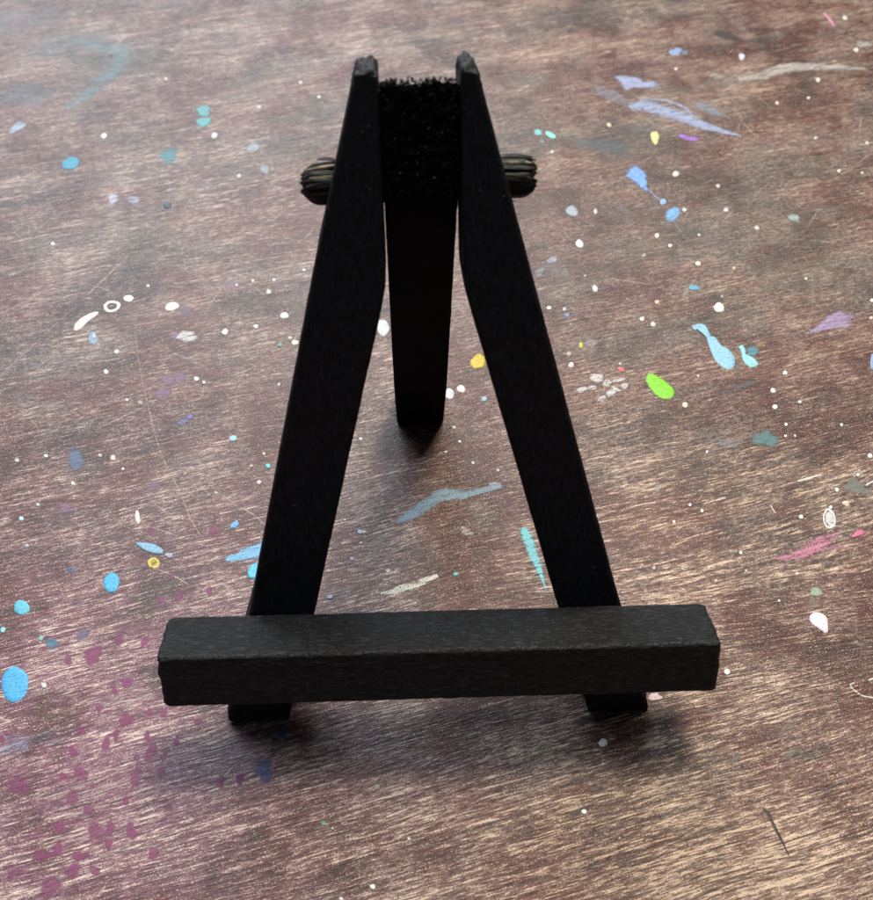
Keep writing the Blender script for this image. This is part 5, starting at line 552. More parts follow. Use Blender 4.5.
    ('smear', (160, 160, 168), 0.35, (2053, 10215, 2021, 10068, 1964, 9946, 1878, 9906, 1802, 9954, 1745, 9950, 1664, 9919, 1607, 9995, 1594, 10121, 1574, 10242, 1578, 10384, 1637, 10495, 1708, 10571, 1785, 10624, 1855, 10559, 1886, 10444, 1940, 10408, 2025, 10353), ()),
    ('smear', (155, 130, 165), 0.65, (-4011, 11887, -4030, 11841, -4062, 11801, -4102, 11750, -4191, 11751, -4275, 11822, -4320, 11884, -4369, 11923, -4413, 11971, -4444, 12027, -4476, 12101, -4445, 12157, -4344, 12141, -4260, 12106, -4187, 12093, -4114, 12055, -4075, 11997, -4042, 11944), ()),
    ('smear', (185, 165, 150), 0.60, (-4420, 12699, -4446, 12627, -4512, 12607, -4548, 12588, -4571, 12523, -4625, 12489, -4686, 12517, -4743, 12566, -4778, 12640, -4764, 12719, -4746, 12777, -4744, 12848, -4707, 12893, -4648, 12882, -4600, 12883, -4540, 12894, -4481, 12853, -4443, 12780), ()),
    ('smear', (155, 125, 146), 0.60, (-5128, 16114, -5161, 16012, -5208, 15943, -5276, 15930, -5328, 15919, -5382, 15843, -5472, 15821, -5537, 15918, -5567, 16034, -5593, 16141, -5576, 16241, -5528, 16306, -5491, 16377, -5434, 16425, -5362, 16385, -5301, 16344, -5213, 16330, -5132, 16244), ()),
    ('smear', (84, 190, 236), 1.00, (-3239, 3490, -3129, 3536, -3038, 3531, -2965, 3475, -2960, 3379, -3023, 3244, -3078, 3128, -3126, 3028, -3184, 3014, -3255, 3086, -3291, 3208, -3293, 3380), ()),
    ('smear', (106, 112, 108), 0.90, (8802, 4874, 9001, 5035, 9122, 5087, 9163, 5029, 9196, 4954, 9221, 4860, 9280, 4759, 9373, 4653, 9408, 4563, 9386, 4491, 9277, 4477, 9082, 4521, 8915, 4572, 8775, 4630, 8705, 4693, 8703, 4761), ()),
    ('smear', (205, 205, 210), 0.96, (8264, 4139, 8352, 4187, 8401, 4173, 8410, 4097, 8418, 4002, 8424, 3889, 8401, 3793, 8351, 3716, 8299, 3684, 8244, 3697, 8202, 3742, 8174, 3820, 8174, 3923, 8205, 4051), ()),
    ('smear', (142, 162, 142), 0.95, (7688, 2130, 7638, 2090, 7584, 2078, 7538, 2073, 7497, 2083, 7461, 2102, 7416, 2121, 7382, 2165, 7394, 2226, 7430, 2274, 7463, 2318, 7508, 2349, 7557, 2351, 7602, 2346, 7646, 2330, 7669, 2290, 7681, 2244, 7698, 2192), ()),
    ('smear', (124, 128, 112), 0.65, (7539, 1957, 7516, 1912, 7492, 1864, 7452, 1824, 7405, 1817, 7359, 1813, 7308, 1816, 7292, 1867, 7320, 1929, 7333, 1968, 7335, 2012, 7357, 2059, 7393, 2108, 7446, 2152, 7497, 2138, 7510, 2076, 7519, 2035, 7542, 2004), ()),
    ('smear', (225, 190, 225), 0.75, (7512, 1538, 7505, 1485, 7493, 1445, 7497, 1385, 7484, 1317, 7446, 1302, 7409, 1325, 7380, 1361, 7369, 1416, 7366, 1461, 7345, 1501, 7326, 1564, 7346, 1616, 7378, 1639, 7409, 1663, 7444, 1660, 7471, 1620, 7494, 1583), ()),
    ('smear', (165, 168, 165), 0.70, (5113, 4933, 5093, 4899, 5062, 4880, 5041, 4850, 5009, 4801, 4961, 4789, 4931, 4826, 4916, 4867, 4911, 4906, 4926, 4943, 4937, 4976, 4942, 5021, 4974, 5054, 5014, 5053, 5051, 5053, 5096, 5054, 5122, 5021, 5120, 4974), ()),
    ('smear', (222, 200, 206), 0.95, (4228, 151, 4267, 123, 4246, 87, 4177, 69, 4116, 59, 4058, 52, 4012, 63, 3980, 80, 3941, 95, 3932, 122, 3961, 149, 3974, 176, 3996, 215, 4061, 236, 4127, 228, 4173, 213, 4200, 193, 4204, 169), ()),
    ('smear', (66, 58, 52), 0.80, (6355, -1033, 6340, -1056, 6300, -1080, 6273, -1101, 6243, -1135, 6176, -1168, 6117, -1172, 6084, -1163, 6065, -1151, 6073, -1130, 6084, -1111, 6079, -1092, 6109, -1063, 6170, -1041, 6225, -1024, 6289, -1001, 6342, -996, 6355, -1014), ()),
    ('smear', (95, 84, 76), 0.50, (6433, -577, 6413, -655, 6363, -698, 6320, -693, 6288, -717, 6243, -761, 6200, -756, 6170, -715, 6157, -648, 6189, -564, 6240, -512, 6269, -466, 6299, -400, 6342, -375, 6377, -387, 6416, -394, 6444, -434, 6441, -506), ()),
    ('smear', (66, 58, 50), 0.75, (5436, -1000, 5423, -1033, 5383, -1074, 5358, -1112, 5306, -1162, 5231, -1206, 5158, -1239, 5096, -1257, 5091, -1229, 5116, -1192, 5091, -1186, 5065, -1170, 5103, -1123, 5173, -1071, 5250, -1024, 5316, -1006, 5346, -1015, 5388, -1006), ()),
    ('stroke', (118, 150, 165), 0.60, (-9901, 24242, -9020, 23567, -8390, 23376, -8359, 22400, -8732, 21554, -9129, 20738, -9477, 20079), (292, 584, 511, 475, 475, 402, 146)),
    ('stroke', (170, 150, 135), 0.70, (-8085, 15653, -7969, 15314, -7855, 15066), (26, 32, 21)),
    ('stroke', (165, 145, 128), 0.75, (-3795, 19006, -4355, 17768, -4750, 16926), (14, 25, 17)),
    ('stroke', (165, 140, 122), 0.70, (-5528, 16092, -6011, 15098, -6535, 13821), (21, 29, 18)),
    ('stroke', (165, 140, 122), 0.60, (-5629, 15471, -6082, 14545, -6411, 14061), (16, 21, 13)),
    ('stroke', (190, 165, 152), 0.68, (-6396, 10826, -6197, 9682, -5915, 8515, -5629, 7488, -5375, 6659, -5166, 6131, -4771, 5290, -4494, 4595, -4176, 4022), (6, 13, 11, 17, 11, 17, 15, 19, 9)),
    ('stroke', (170, 145, 135), 0.70, (-9193, 9021, -8549, 10139, -7940, 11230), (21, 21, 12)),
    ('stroke', (175, 150, 135), 0.80, (-7656, 11721, -7247, 12477, -6824, 13272), (22, 25, 15)),
    ('stroke', (165, 145, 130), 0.70, (-7106, 14477, -6973, 13944, -6869, 13477), (15, 18, 15)),
    ('stroke', (170, 140, 128), 0.65, (-5745, 12861, -5203, 12389, -4604, 11829), (22, 22, 17)),
    ('stroke', (150, 135, 125), 0.50, (-9731, 11699, -8629, 11590, -7686, 11722), (12, 14, 12)),
    ('stroke', (205, 212, 215), 0.90, (-5285, 4039, -5129, 3974, -4980, 3873), (24, 24, 12)),
    ('stroke', (28, 22, 20), 1.00, (-1484, -2608, -1332, -2568, -972, -2460), (16, 16, 5)),
    ('stroke', (170, 160, 155), 0.60, (-1553, -1647, -1479, -1806, -1439, -1936), (13, 16, 10)),
    ('stroke', (205, 142, 168), 1.00, (13869, 24388, 13945, 24024, 13968, 23541), (38, 63, 44)),
    ('stroke', (205, 200, 195), 0.72, (10235, 20585, 11060, 20763, 11756, 21124, 12559, 21162, 13301, 21089, 14196, 20920), (180, 289, 361, 325, 253, 45)),
    ('stroke', (172, 188, 226), 0.80, (6773, 19202, 7145, 19340, 7617, 19046, 8206, 18644, 8737, 18148, 9638, 17589), (205, 445, 445, 377, 274, 43)),
    ('stroke', (172, 188, 226), 0.75, (7379, 19676, 7935, 19508, 8355, 19108, 8473, 18680), (69, 86, 104, 69)),
    ('stroke', (150, 170, 210), 0.80, (6651, 15203, 6736, 14930, 6899, 14656), (32, 26, 26)),
    ('stroke', (150, 155, 165), 0.60, (7009, 13705, 7141, 13322, 7288, 13026), (25, 31, 15)),
    ('stroke', (172, 158, 138), 0.80, (9796, 18409, 9964, 17819, 10095, 17244), (17, 25, 14)),
    ('stroke', (172, 158, 138), 0.70, (9432, 16669, 9933, 16792, 10403, 16917), (16, 25, 14)),
    ('stroke', (172, 158, 138), 0.60, (11551, 15248, 12280, 15874, 12998, 16521), (16, 24, 14)),
    ('stroke', (172, 158, 138), 0.50, (11350, 16255, 11783, 15407, 12170, 14590), (16, 24, 13)),
    ('stroke', (172, 158, 138), 0.60, (13404, 20445, 13607, 19855, 13770, 19280), (18, 26, 15)),
    ('stroke', (172, 158, 138), 0.60, (10403, 19921, 10638, 19426, 10834, 18942), (17, 26, 15)),
    ('stroke', (172, 158, 138), 0.50, (14123, 24900, 14178, 24880, 14194, 24862), (19, 29, 16)),
    ('stroke', (165, 150, 140), 0.55, (6002, 7358, 6078, 6958, 6192, 6446), (13, 17, 11)),
    ('stroke', (160, 150, 140), 0.50, (5195, 9584, 5341, 9066, 5399, 8338), (11, 16, 11)),
    ('stroke', (128, 160, 182), 0.88, (-381, 4313, -145, 4463, 27, 4596, 316, 4832, 606, 4998, 998, 4969, 1286, 5041, 1806, 5175), (49, 147, 221, 196, 221, 172, 123, 98)),
    ('stroke', (108, 202, 220), 0.97, (2137, 4056, 2201, 3776, 2270, 3399, 2341, 3063, 2424, 2528), (117, 153, 141, 94, 10)),
    ('stroke', (218, 218, 208), 0.93, (-732, 2617, -495, 2655, -309, 2715, -71, 2766, 146, 2890, 378, 2987), (19, 92, 138, 103, 103, 69)),
    ('stroke', (118, 182, 228), 0.97, (-3733, 3582, -3391, 3682, -3058, 3799, -2865, 3902), (59, 189, 236, 236)),
    ('stroke', (228, 220, 210), 0.80, (5845, 4469, 6075, 4530, 6340, 4608), (10, 22, 26)),
    ('stroke', (232, 228, 222), 0.95, (7924, 4960, 8181, 5035, 8448, 5103), (17, 23, 10)),
    ('stroke', (220, 214, 205), 0.90, (7210, 4368, 7220, 4262, 7255, 4155), (16, 16, 12)),
    ('stroke', (215, 212, 210), 0.95, (9286, 4763, 9373, 4826, 9508, 4887), (18, 21, 16)),
    ('stroke', (205, 125, 160), 0.72, (6987, 3004, 7350, 3063, 7687, 3205, 8047, 3422, 8381, 3567), (47, 141, 211, 188, 47)),
    ('stroke', (205, 125, 160), 0.55, (7541, 3035, 7989, 3213, 8429, 3214), (70, 85, 20)),
    ('stroke', (200, 192, 182), 0.90, (7702, 225, 7606, 179, 7657, 74, 7761, -33, 7946, -93), (16, 18, 18, 18, 14)),
    ('stroke', (220, 214, 205), 0.90, (7964, 262, 8080, 298), (21, 21)),
    ('stroke', (10, 9, 8), 1.00, (5499, -2011, 5566, -2132, 5626, -2394, 5688, -2639, 5731, -2857), (13, 26, 24, 16, 5)),
    ('stroke', (45, 36, 32), 0.60, (4589, 97, 4783, -163, 4889, -512, 4929, -944), (9, 9, 9, 5)),
    ('stroke', (45, 36, 32), 0.60, (4359, -629, 4434, -918, 4559, -1158), (9, 9, 5)),
    ('stroke', (45, 36, 32), 0.60, (4411, -631, 4299, -1051, 4191, -1460), (9, 9, 5)),
    ('stroke', (45, 36, 32), 0.60, (4284, -792, 4528, -662, 4736, -610), (9, 9, 5)),
    ('ring', (232, 236, 232), 1.00, (-6802, 11341, -6799, 11289, -6805, 11237, -6821, 11187, -6851, 11142, -6894, 11109, -6944, 11088, -6997, 11077, -7053, 11081, -7101, 11107, -7135, 11147, -7160, 11191, -7181, 11234, -7197, 11283, -7198, 11336, -7180, 11387, -7149, 11433, -7107, 11471, -7054, 11492, -6999, 11491, -6948, 11476, -6901, 11455, -6857, 11429, -6821, 11390), (62,)),
    ('ring', (202, 188, 84), 0.95, (-5016, 3578, -5015, 3542, -5021, 3508, -5035, 3478, -5060, 3460, -5091, 3456, -5121, 3460, -5150, 3466, -5179, 3476, -5206, 3495, -5229, 3523, -5245, 3555, -5256, 3591, -5257, 3627, -5247, 3659, -5228, 3683, -5206, 3702, -5180, 3716, -5150, 3721, -5119, 3712, -5091, 3692, -5067, 3669, -5044, 3644, -5026, 3613), (55,)),
    ('ring', (128, 128, 116), 0.50, (9717, 8586, 9695, 8520, 9648, 8462, 9585, 8423, 9522, 8397, 9459, 8377, 9395, 8366, 9333, 8373, 9277, 8396, 9229, 8433, 9193, 8483, 9183, 8547, 9204, 8615, 9243, 8675, 9287, 8728, 9336, 8778, 9395, 8818, 9462, 8839, 9528, 8842, 9591, 8834, 9649, 8810, 9691, 8768, 9713, 8712, 9720, 8651), (60,)),
    ('ring', (158, 158, 156), 0.60, (5892, 10121, 5871, 10074, 5845, 10028, 5806, 9986, 5753, 9958, 5692, 9945, 5632, 9942, 5571, 9947, 5515, 9967, 5471, 10002, 5442, 10046, 5423, 10095, 5420, 10148, 5441, 10199, 5484, 10240, 5533, 10271, 5583, 10298, 5638, 10322, 5700, 10333, 5762, 10326, 5819, 10305, 5867, 10271, 5899, 10226, 5906, 10173), (72,)),
    ('ring', (222, 222, 226), 0.95, (8425, 3970, 8412, 3907, 8394, 3846, 8370, 3786, 8337, 3740, 8301, 3714, 8265, 3702, 8230, 3697, 8197, 3706, 8170, 3738, 8157, 3792, 8154, 3853, 8158, 3917, 8172, 3981, 8194, 4040, 8221, 4091, 8250, 4139, 8284, 4184, 8323, 4213, 8360, 4211, 8389, 4183, 8411, 4142, 8425, 4092, 8431, 4034), (78,)),
]
def lin(rgb):
    return [c/255/12.92 if c/255 <= .04045 else ((c/255+.055)/1.055)**2.4 for c in rgb]          # sRGB as seen, to scene-linear
def film(name, rings, closed, inside, col, alpha, mat, smooth=True):
    """rings: list of vertex loops from the rim inwards (x, y, z in mm); the last may be one point"""
    vs, fs, at = [], [], []; idx = []
    for r, a in zip(rings, inside):
        idx.append([len(vs)+k for k in range(len(r))]); vs += [(p[0]/1000, p[1]/1000, p[2]/1000) for p in r]; at += [a]*len(r)
    for A, B in zip(idx, idx[1:]):
        m = len(A)
        for k in range(m if closed else m-1):
            k2 = (k+1) % m
            if len(B) == 1: fs.append((A[k], A[k2], B[0]))
            else: fs.append((A[k], A[k2], B[k2], B[k]))
    me = bpy.data.meshes.new(name); me.from_pydata(vs, [], fs); me.update()
    if smooth: me.polygons.foreach_set('use_smooth', [True]*len(fs))
    d = me.attributes.new('inside', 'FLOAT', 'POINT'); d.data.foreach_set('value', at)
    if me.polygons and me.polygons[0].normal.z < 0: me.flip_normals()
    o = link(name, me, mat, table); o.color = (*col, alpha); return o
for i, (k, rgb, alpha, flat, extra) in enumerate(MARKS):
    col = [v*.86 for v in lin(rgb)]; P = [(flat[j]/100, flat[j+1]/100) for j in range(0, len(flat), 2)]
    z0 = .004 + i*.00012
    if k in ('drop', 'smear'):
        cx = sum(p[0] for p in P)/len(P); cy = sum(p[1] for p in P)/len(P)
        size = sum(math.hypot(p[0]-cx, p[1]-cy) for p in P)/len(P)
        sc = lambda s, z: [(cx+(p[0]-cx)*s, cy+(p[1]-cy)*s, z) for p in P]
        if k == 'drop':
            h = min(.13, .05+size*.06); z0 += .05
            film('paint_drop', [sc(1, z0-.045), sc(.93, z0+h*.55), sc(.80, z0+h*.9), sc(.5, z0+h*.92), [(cx, cy, z0+h*.85)]], True, [0, .3, .8, 1, 1], col, 1, M_drop)
        else:
            film('paint_smear', [sc(1, z0), sc(.8, z0+.006), sc(.5, z0+.008), [(cx, cy, z0+.008)]], True, [0, .4, .9, 1], col, alpha, M_smear)
    elif k == 'ring':
        cx = sum(p[0] for p in P)/len(P); cy = sum(p[1] for p in P)/len(P); q = extra[0]/100
        sc = lambda s, z: [(cx+(p[0]-cx)*s, cy+(p[1]-cy)*s, z) for p in P]
        m1, m2 = .75+.25*q, .25+.75*q
        film('paint_ring', [sc(1, z0), sc(m1, z0+.05), sc(m2, z0+.05), sc(q, z0)], True, [.1, 1, 1, .1], col, alpha, M_drop if alpha > .94 else M_smear)
    else:
        wd = [v/100 for v in extra]; rng = random.Random(i)
        # Catmull-Rom centre line
        Q, W_ = [], []
        ext = [P[0]]+P+[P[-1]]; wx = [wd[0]]+wd+[wd[-1]]
        for s in range(len(P)-1):
            a, b, c, d = (Vector(ext[s+j]) for j in range(4))
            for u in range(6):
                u /= 6; Q.append(.5*((2*b)+(c-a)*u+(2*a-5*b+4*c-d)*u*u+(3*b-a-3*c+d)*u**3)); W_.append(wx[s+1]*(1-u)+wx[s+2]*u)
        Q.append(Vector(P[-1])); W_.append(wd[-1])
        thin = max(wd) < .45
        rows_ = [[], [], [], [], []]
        for j, q in enumerate(Q):
            tn = (Q[min(j+1, len(Q)-1)]-Q[max(j-1, 0)]).normalized(); nn = Vector((-tn.y, tn.x)); ww = W_[j]*(1+.25*noise.noise(Vector((j*.7, i, 0))))
            for r, (s, z) in enumerate(((-1, 0), (-.6, .012), (0, .02), (.6, .012), (1, 0))):
                e = nn*ww*s*(1+.15*noise.noise(Vector((j*.9, i, s*3)))); rows_[r].append((q.x+e.x, q.y+e.y, z0+z))
        film('scratch' if thin else 'paint_stroke', rows_, False, [.6, 1, 1, 1, .6] if thin else [0, .55, 1, .55, 0], col, alpha, M_drop if alpha >= .99 else M_smear)

# fine scratches scored across the grain, thickest on the left and at the upper right
rng_s = random.Random(21)
for i in range(52):
    if i % 2: cx, cy = rng_s.gauss(-55, 28), rng_s.gauss(95, 45)
    else: cx, cy = rng_s.gauss(75, 35), rng_s.gauss(150, 40)
    if i > 50: cx, cy = rng_s.uniform(-60, 75), rng_s.uniform(-28, 40)
    a = math.radians(rng_s.choice((40, 55, -35, -50, 25, 75, -20))+rng_s.gauss(0, 9)); ln = rng_s.uniform(3, 13); cv = rng_s.gauss(0, .018)
    rows_ = [[], [], []]
    for j in range(9):
        s = (j/8-.5)*ln; q = Vector((cx+s*math.cos(a)-s*s*cv*math.sin(a), cy+s*math.sin(a)+s*s*cv*math.cos(a)))
        ww = .10*(1-abs(j/4-1)**2)+.03
        for r, s_ in enumerate((-1, 0, 1)): rows_[r].append((q.x-math.sin(a)*ww*s_, q.y+math.cos(a)*ww*s_, .003+.004*(r == 1)))
    film('scratch', rows_, False, [.6, 1, .6], (.38, .32, .29), rng_s.uniform(.75, 1.0), M_smear)

# tiny spatter nobody could count: one film of flat dots
def spatter():
    rng = random.Random(5); vs, fs, at = [], [], []
    for k in range(170):
        x, y = rng.uniform(-130, 160), rng.uniform(-32, 260)
        r = rng.choice((.09, .11, .13, .16)); z = .03
        b = len(vs); m = 7
        for j in range(m):
            a = 6.2832*j/m; rr = r*rng.uniform(.8, 1.2); vs.append(((x+rr*math.cos(a))/1000, (y+rr*math.sin(a))/1000, z/1000)); at.append(.2)
        vs.append((x/1000, y/1000, (z+.05)/1000)); at.append(1)
        for j in range(m): fs.append((b+j, b+(j+1) % m, b+m))
    me = bpy.data.meshes.new('paint_spatter'); me.from_pydata(vs, [], fs); me.update()
    d = me.attributes.new('inside', 'FLOAT', 'POINT'); d.data.foreach_set('value', at)
    o = link('paint_spatter', me, M_drop, table); o.color = (.60, .57, .54, 1); o['kind'] = 'stuff'
spatter()

# ------------------------------------------------------------------ easel
AL = math.radians(20.4261); XS = 0.0236
def P3(u, v, n):             # a point of the easel's front plane (u across, v up the slope, n out of it), in ledge lengths
    return Vector(((u+XS)*L, (v*math.sin(AL)-n*math.cos(AL))*L, (v*math.cos(AL)+n*math.sin(AL))*L))
easel = bpy.data.objects.new('tripod_easel', None); C.objects.link(easel); easel.location = (XS*L, 0, 0)
easel.empty_display_size = .02
easel['label'] = 'small black painted wooden tripod easel standing on the paint-spattered table'; easel['category'] = 'easel'
bpy.context.view_layer.update()

def fbm(v, o=3):
    return noise.fractal(v, 1.0, 2.0, o)
def stick(name, outline, depth, mat, axis, to_world, bevel=.0045, voxel=.0036, rough=None, parent=easel):
    """a stick cut from square stock: outline (a, b) extruded from c=0 to c=-depth, remeshed finely and roughened; sizes in ledge lengths"""
    bm = bmesh.new()
    n = len(outline)
    f = [bm.verts.new((a, b, 0)) for a, b in outline]; g = [bm.verts.new((a, b, -depth)) for a, b in outline]
    bm.faces.new(f); bm.faces.new(g[::-1])
    for i in range(n): bm.faces.new((f[i], g[i], g[(i+1) % n], f[(i+1) % n]))
    bmesh.ops.recalc_face_normals(bm, faces=bm.faces)
    sharp = [e for e in bm.edges if e.calc_face_angle(0) > .5]
    bmesh.ops.bevel(bm, geom=sharp, offset=bevel, segments=2, affect='EDGES', profile=.5, clamp_overlap=True)
    me = bpy.data.meshes.new(name); bm.to_mesh(me); bm.free()
    tmp = bpy.data.objects.new(name, me); C.objects.link(tmp)
    md = tmp.modifiers.new('r', 'REMESH'); md.mode = 'VOXEL'; md.voxel_size = voxel; md.use_smooth_shade = True
    dg = bpy.context.evaluated_depsgraph_get()
    me2 = bpy.data.meshes.new_from_object(tmp.evaluated_get(dg)); bpy.data.objects.remove(tmp); me2.name = name
    nv = len(me2.vertices); co = [v.co.copy() for v in me2.vertices]; no = [v.normal.copy() for v in me2.vertices]
    at = []
    for i in range(nv):
        p, m = co[i], no[i]
        q = Vector((p.x*(60 if axis == 0 else 420), p.y*(60 if axis == 1 else 420), p.z*420))*.3
        d = .0006*fbm(q*.6, 2)+.0005*fbm(q*2.0, 2)
        c = p+m*d
        if rough: c = rough(p, m, c)
        co[i] = c; at += [p.x*L, p.y*L, p.z*L] if axis == 1 else [p.y*L, p.x*L, p.z*L]
    for i in range(nv): me2.vertices[i].co = to_world(co[i])
    a_ = me2.attributes.new('stick', 'FLOAT_VECTOR', 'POINT'); a_.data.foreach_set('vector', at)
    me2.polygons.foreach_set('use_smooth', [True]*len(me2.polygons)); me2.update()
    me2.materials.clear()
    o = link(name, me2, mat); o.parent = parent; o.matrix_parent_inverse = parent.matrix_world.inverted() if parent is easel else easel.matrix_world.inverted()
    return o

T = .122                       # thickness of the leg stock
CUT = T*math.tan(AL)           # the feet are cut level with the table
def leg_rough(s):
    def f(p, m, c):
        top = max(0, (p.y-1.185)/.03)
        if top > 0 and m.y > .2:
            top = min(top, 1.2)
            k = fbm(Vector((p.x*70, 3*s, p.z*70)), 3)*.9+fbm(Vector((p.x*220, 9*s, p.z*220)), 2)*.6
            c = c+Vector((0, 1, 0))*k*.011*top + Vector((m.x, 0, m.z))*.003*fbm(p*160, 2)
        # chips along the long edges
        if abs(m.x) > .25 and abs(m.z) > .25:
            c = c+m*min(0, fbm(Vector((p.x*8, p.y*26, s)), 3))*.0025
        if p.y < .05: c = c+m*.004*fbm(p*60, 3)
        return c
    return f
def leg_world(c):              # slides the foot down onto the level of the table
    v = c.y
    if v < .25: v = v+(-c.z)*math.tan(AL)*(1-v/.25)
    n_ = c.z+(.016*min(1, max(0, (.20-c.y)/.12)) if c.x > 0 else 0)      # the right foot stands a little forward
    return P3(c.x, v-(.016*math.tan(AL)*min(1, max(0, (.20-c.y)/.12)) if c.x > 0 else 0), n_)
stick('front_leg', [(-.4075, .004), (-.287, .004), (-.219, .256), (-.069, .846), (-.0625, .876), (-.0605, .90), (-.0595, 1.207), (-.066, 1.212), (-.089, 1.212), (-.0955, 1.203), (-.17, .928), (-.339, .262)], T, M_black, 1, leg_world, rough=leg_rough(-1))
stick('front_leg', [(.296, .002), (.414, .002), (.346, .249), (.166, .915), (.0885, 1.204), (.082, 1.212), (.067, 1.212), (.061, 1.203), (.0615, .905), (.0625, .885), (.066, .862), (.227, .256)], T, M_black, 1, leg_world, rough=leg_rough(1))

# ledge glued across the front of the legs
VB, HB, DB, BX, BR = 0.1390, 0.1109, 0.1237, 0.0088, math.radians(-1.3328)
def ledge_rough(p, m, c):
    e = abs(p.x)
    if e > .475:
        k = (e-.475)/.025
        # saw-torn ends: ragged fibres and rounded corners
        c = c+Vector((math.copysign(1, p.x), 0, 0))*(fbm(Vector((p.x*3, p.y*42, p.z*42)), 4)*(.0045 if p.x < 0 else .0022)-.002)*min(k, 1)
        ch = max(0, e-.49)
        if abs(m.y) > .3 or abs(m.z) > .3: c = c-Vector((0, m.y, m.z))*ch*.35
    if abs(m.y) > .25 and abs(m.z) > .25: c = c+m*min(.2, fbm(Vector((p.x*45, p.y*4, p.z*4)), 3))*.0009
    return c
def ledge_world(c):
    return P3(c.x+BX, VB+c.y+c.x*math.sin(BR), DB+.001+c.z)
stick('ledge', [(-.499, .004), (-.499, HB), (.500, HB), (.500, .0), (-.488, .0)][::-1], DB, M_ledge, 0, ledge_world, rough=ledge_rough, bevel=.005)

# rear leg, swung back from the dowel: its top is cut flush with the front
RW, RV, RS, RN, RY = 0.0566+.002, 1.1915, 0.1440, 0.0086, 0.7817
A_ = P3(0, RV, -RN)/L; B_ = P3(0, RV-RS, -RN)/L
A2 = Vector((A_.y, A_.z)); B2 = Vector((B_.y, B_.z)); F2 = Vector((RY, 0.0))
d2 = (F2-B2).normalized(); n2 = Vector((-d2.y, d2.x))
if n2.dot(A2-B2) < 0: n2 = -n2
th = n2.dot(A2-B2); G2 = F2+n2*th; G2 = G2-d2*(G2.y/d2.y)
# local frame: a = x, b = world (y, z) plane handled through outline in (y, z), extruded along x
def rear_rough(p, m, c):
    # a 'p' here is (y, z, -x)
    u = (Vector((p.x, p.y))-B2).dot((A2-B2).normalized()); dist = abs((Vector((p.x, p.y))-B2).dot(Vector((-(A2-B2).y, (A2-B2).x)).normalized()))
    if dist < .02 and u > -.01:
        k = min(1, (u+.01)/.02)
        q = Vector((p.x, p.y, p.z))
        c = c+m*(.006*fbm(q*85, 2)+.008*abs(fbm(q*150+Vector((5, 0, 0)), 2)))*k
    if p.y < .20:                 # slightly pinched towards the foot
        s = 1-.05*((.20-p.y)/.20)
        c = Vector((c.x, c.y, (c.z+RW)*s-RW))
    return c
def rear_world(c): return Vector(((-(c.z+RW)+XS)*L, c.x*L, c.y*L))
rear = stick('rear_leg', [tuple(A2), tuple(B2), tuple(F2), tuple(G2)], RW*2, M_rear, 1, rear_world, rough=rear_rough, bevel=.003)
# torn fibres standing out of the saw cut
def fibres():
    rng = random.Random(3); vs, fs = [], []
    ax = (A_-B_).normalized(); nrm = Vector((0, -math.cos(AL), math.sin(AL)))
    for k in range(620):
        u = rng.uniform(-RW*.97, RW*.97); s = RS*(1.02-1.30*rng.uniform(0, 1)**1.15)
        if k < 110: s = RS*rng.uniform(.95, 1.03)
        base = B_+ax*s+Vector((u, 0, 0))
        if s < 0: base = B_+Vector((0, d2.x, d2.y))*(-s)+Vector((u, 0, 0))
        dr = (nrm+Vector((rng.gauss(0, .5), 0, 0))+ax*rng.gauss(.35, .5)).normalized()
        ln = rng.uniform(.003, .009); wd = rng.uniform(.0012, .003)
        side = dr.cross(Vector((rng.gauss(0, 1), rng.gauss(0, 1), rng.gauss(0, 1)))).normalized(); s2 = dr.cross(side)
        b = len(vs); base = base-nrm*.003
        for t_, r_ in ((0, 1), (.6, .9), (1, .35)):
            cc = base+dr*ln*t_+side*ln*.35*t_*t_
            for a in range(3):
                vs.append((cc+side*wd*r_*math.cos(a*2.094)+s2*wd*r_*math.sin(a*2.094))*L)
        for j in range(2):
            for a in range(3): fs.append((b+j*3+a, b+j*3+(a+1) % 3, b+j*3+3+(a+1) % 3, b+j*3+3+a))
        fs.append((b+6, b+7, b+8))
    me = bpy.data.meshes.new('torn_fibres'); me.from_pydata([tuple(v) for v in vs], [], fs); me.update()
    at = []
    for v in me.vertices: at += list(v.co)
    a_ = me.attributes.new('stick', 'FLOAT_VECTOR', 'POINT'); a_.data.foreach_set('vector', at)
    o = link('torn_fibres', me, M_end); o.parent = rear; o.matrix_parent_inverse = (easel.matrix_world).inverted()@Matrix.Identity(4)
    o.matrix_parent_inverse = (easel.matrix_world @ rear.matrix_parent_inverse).inverted()
    o['kind'] = 'stuff'
fibres()

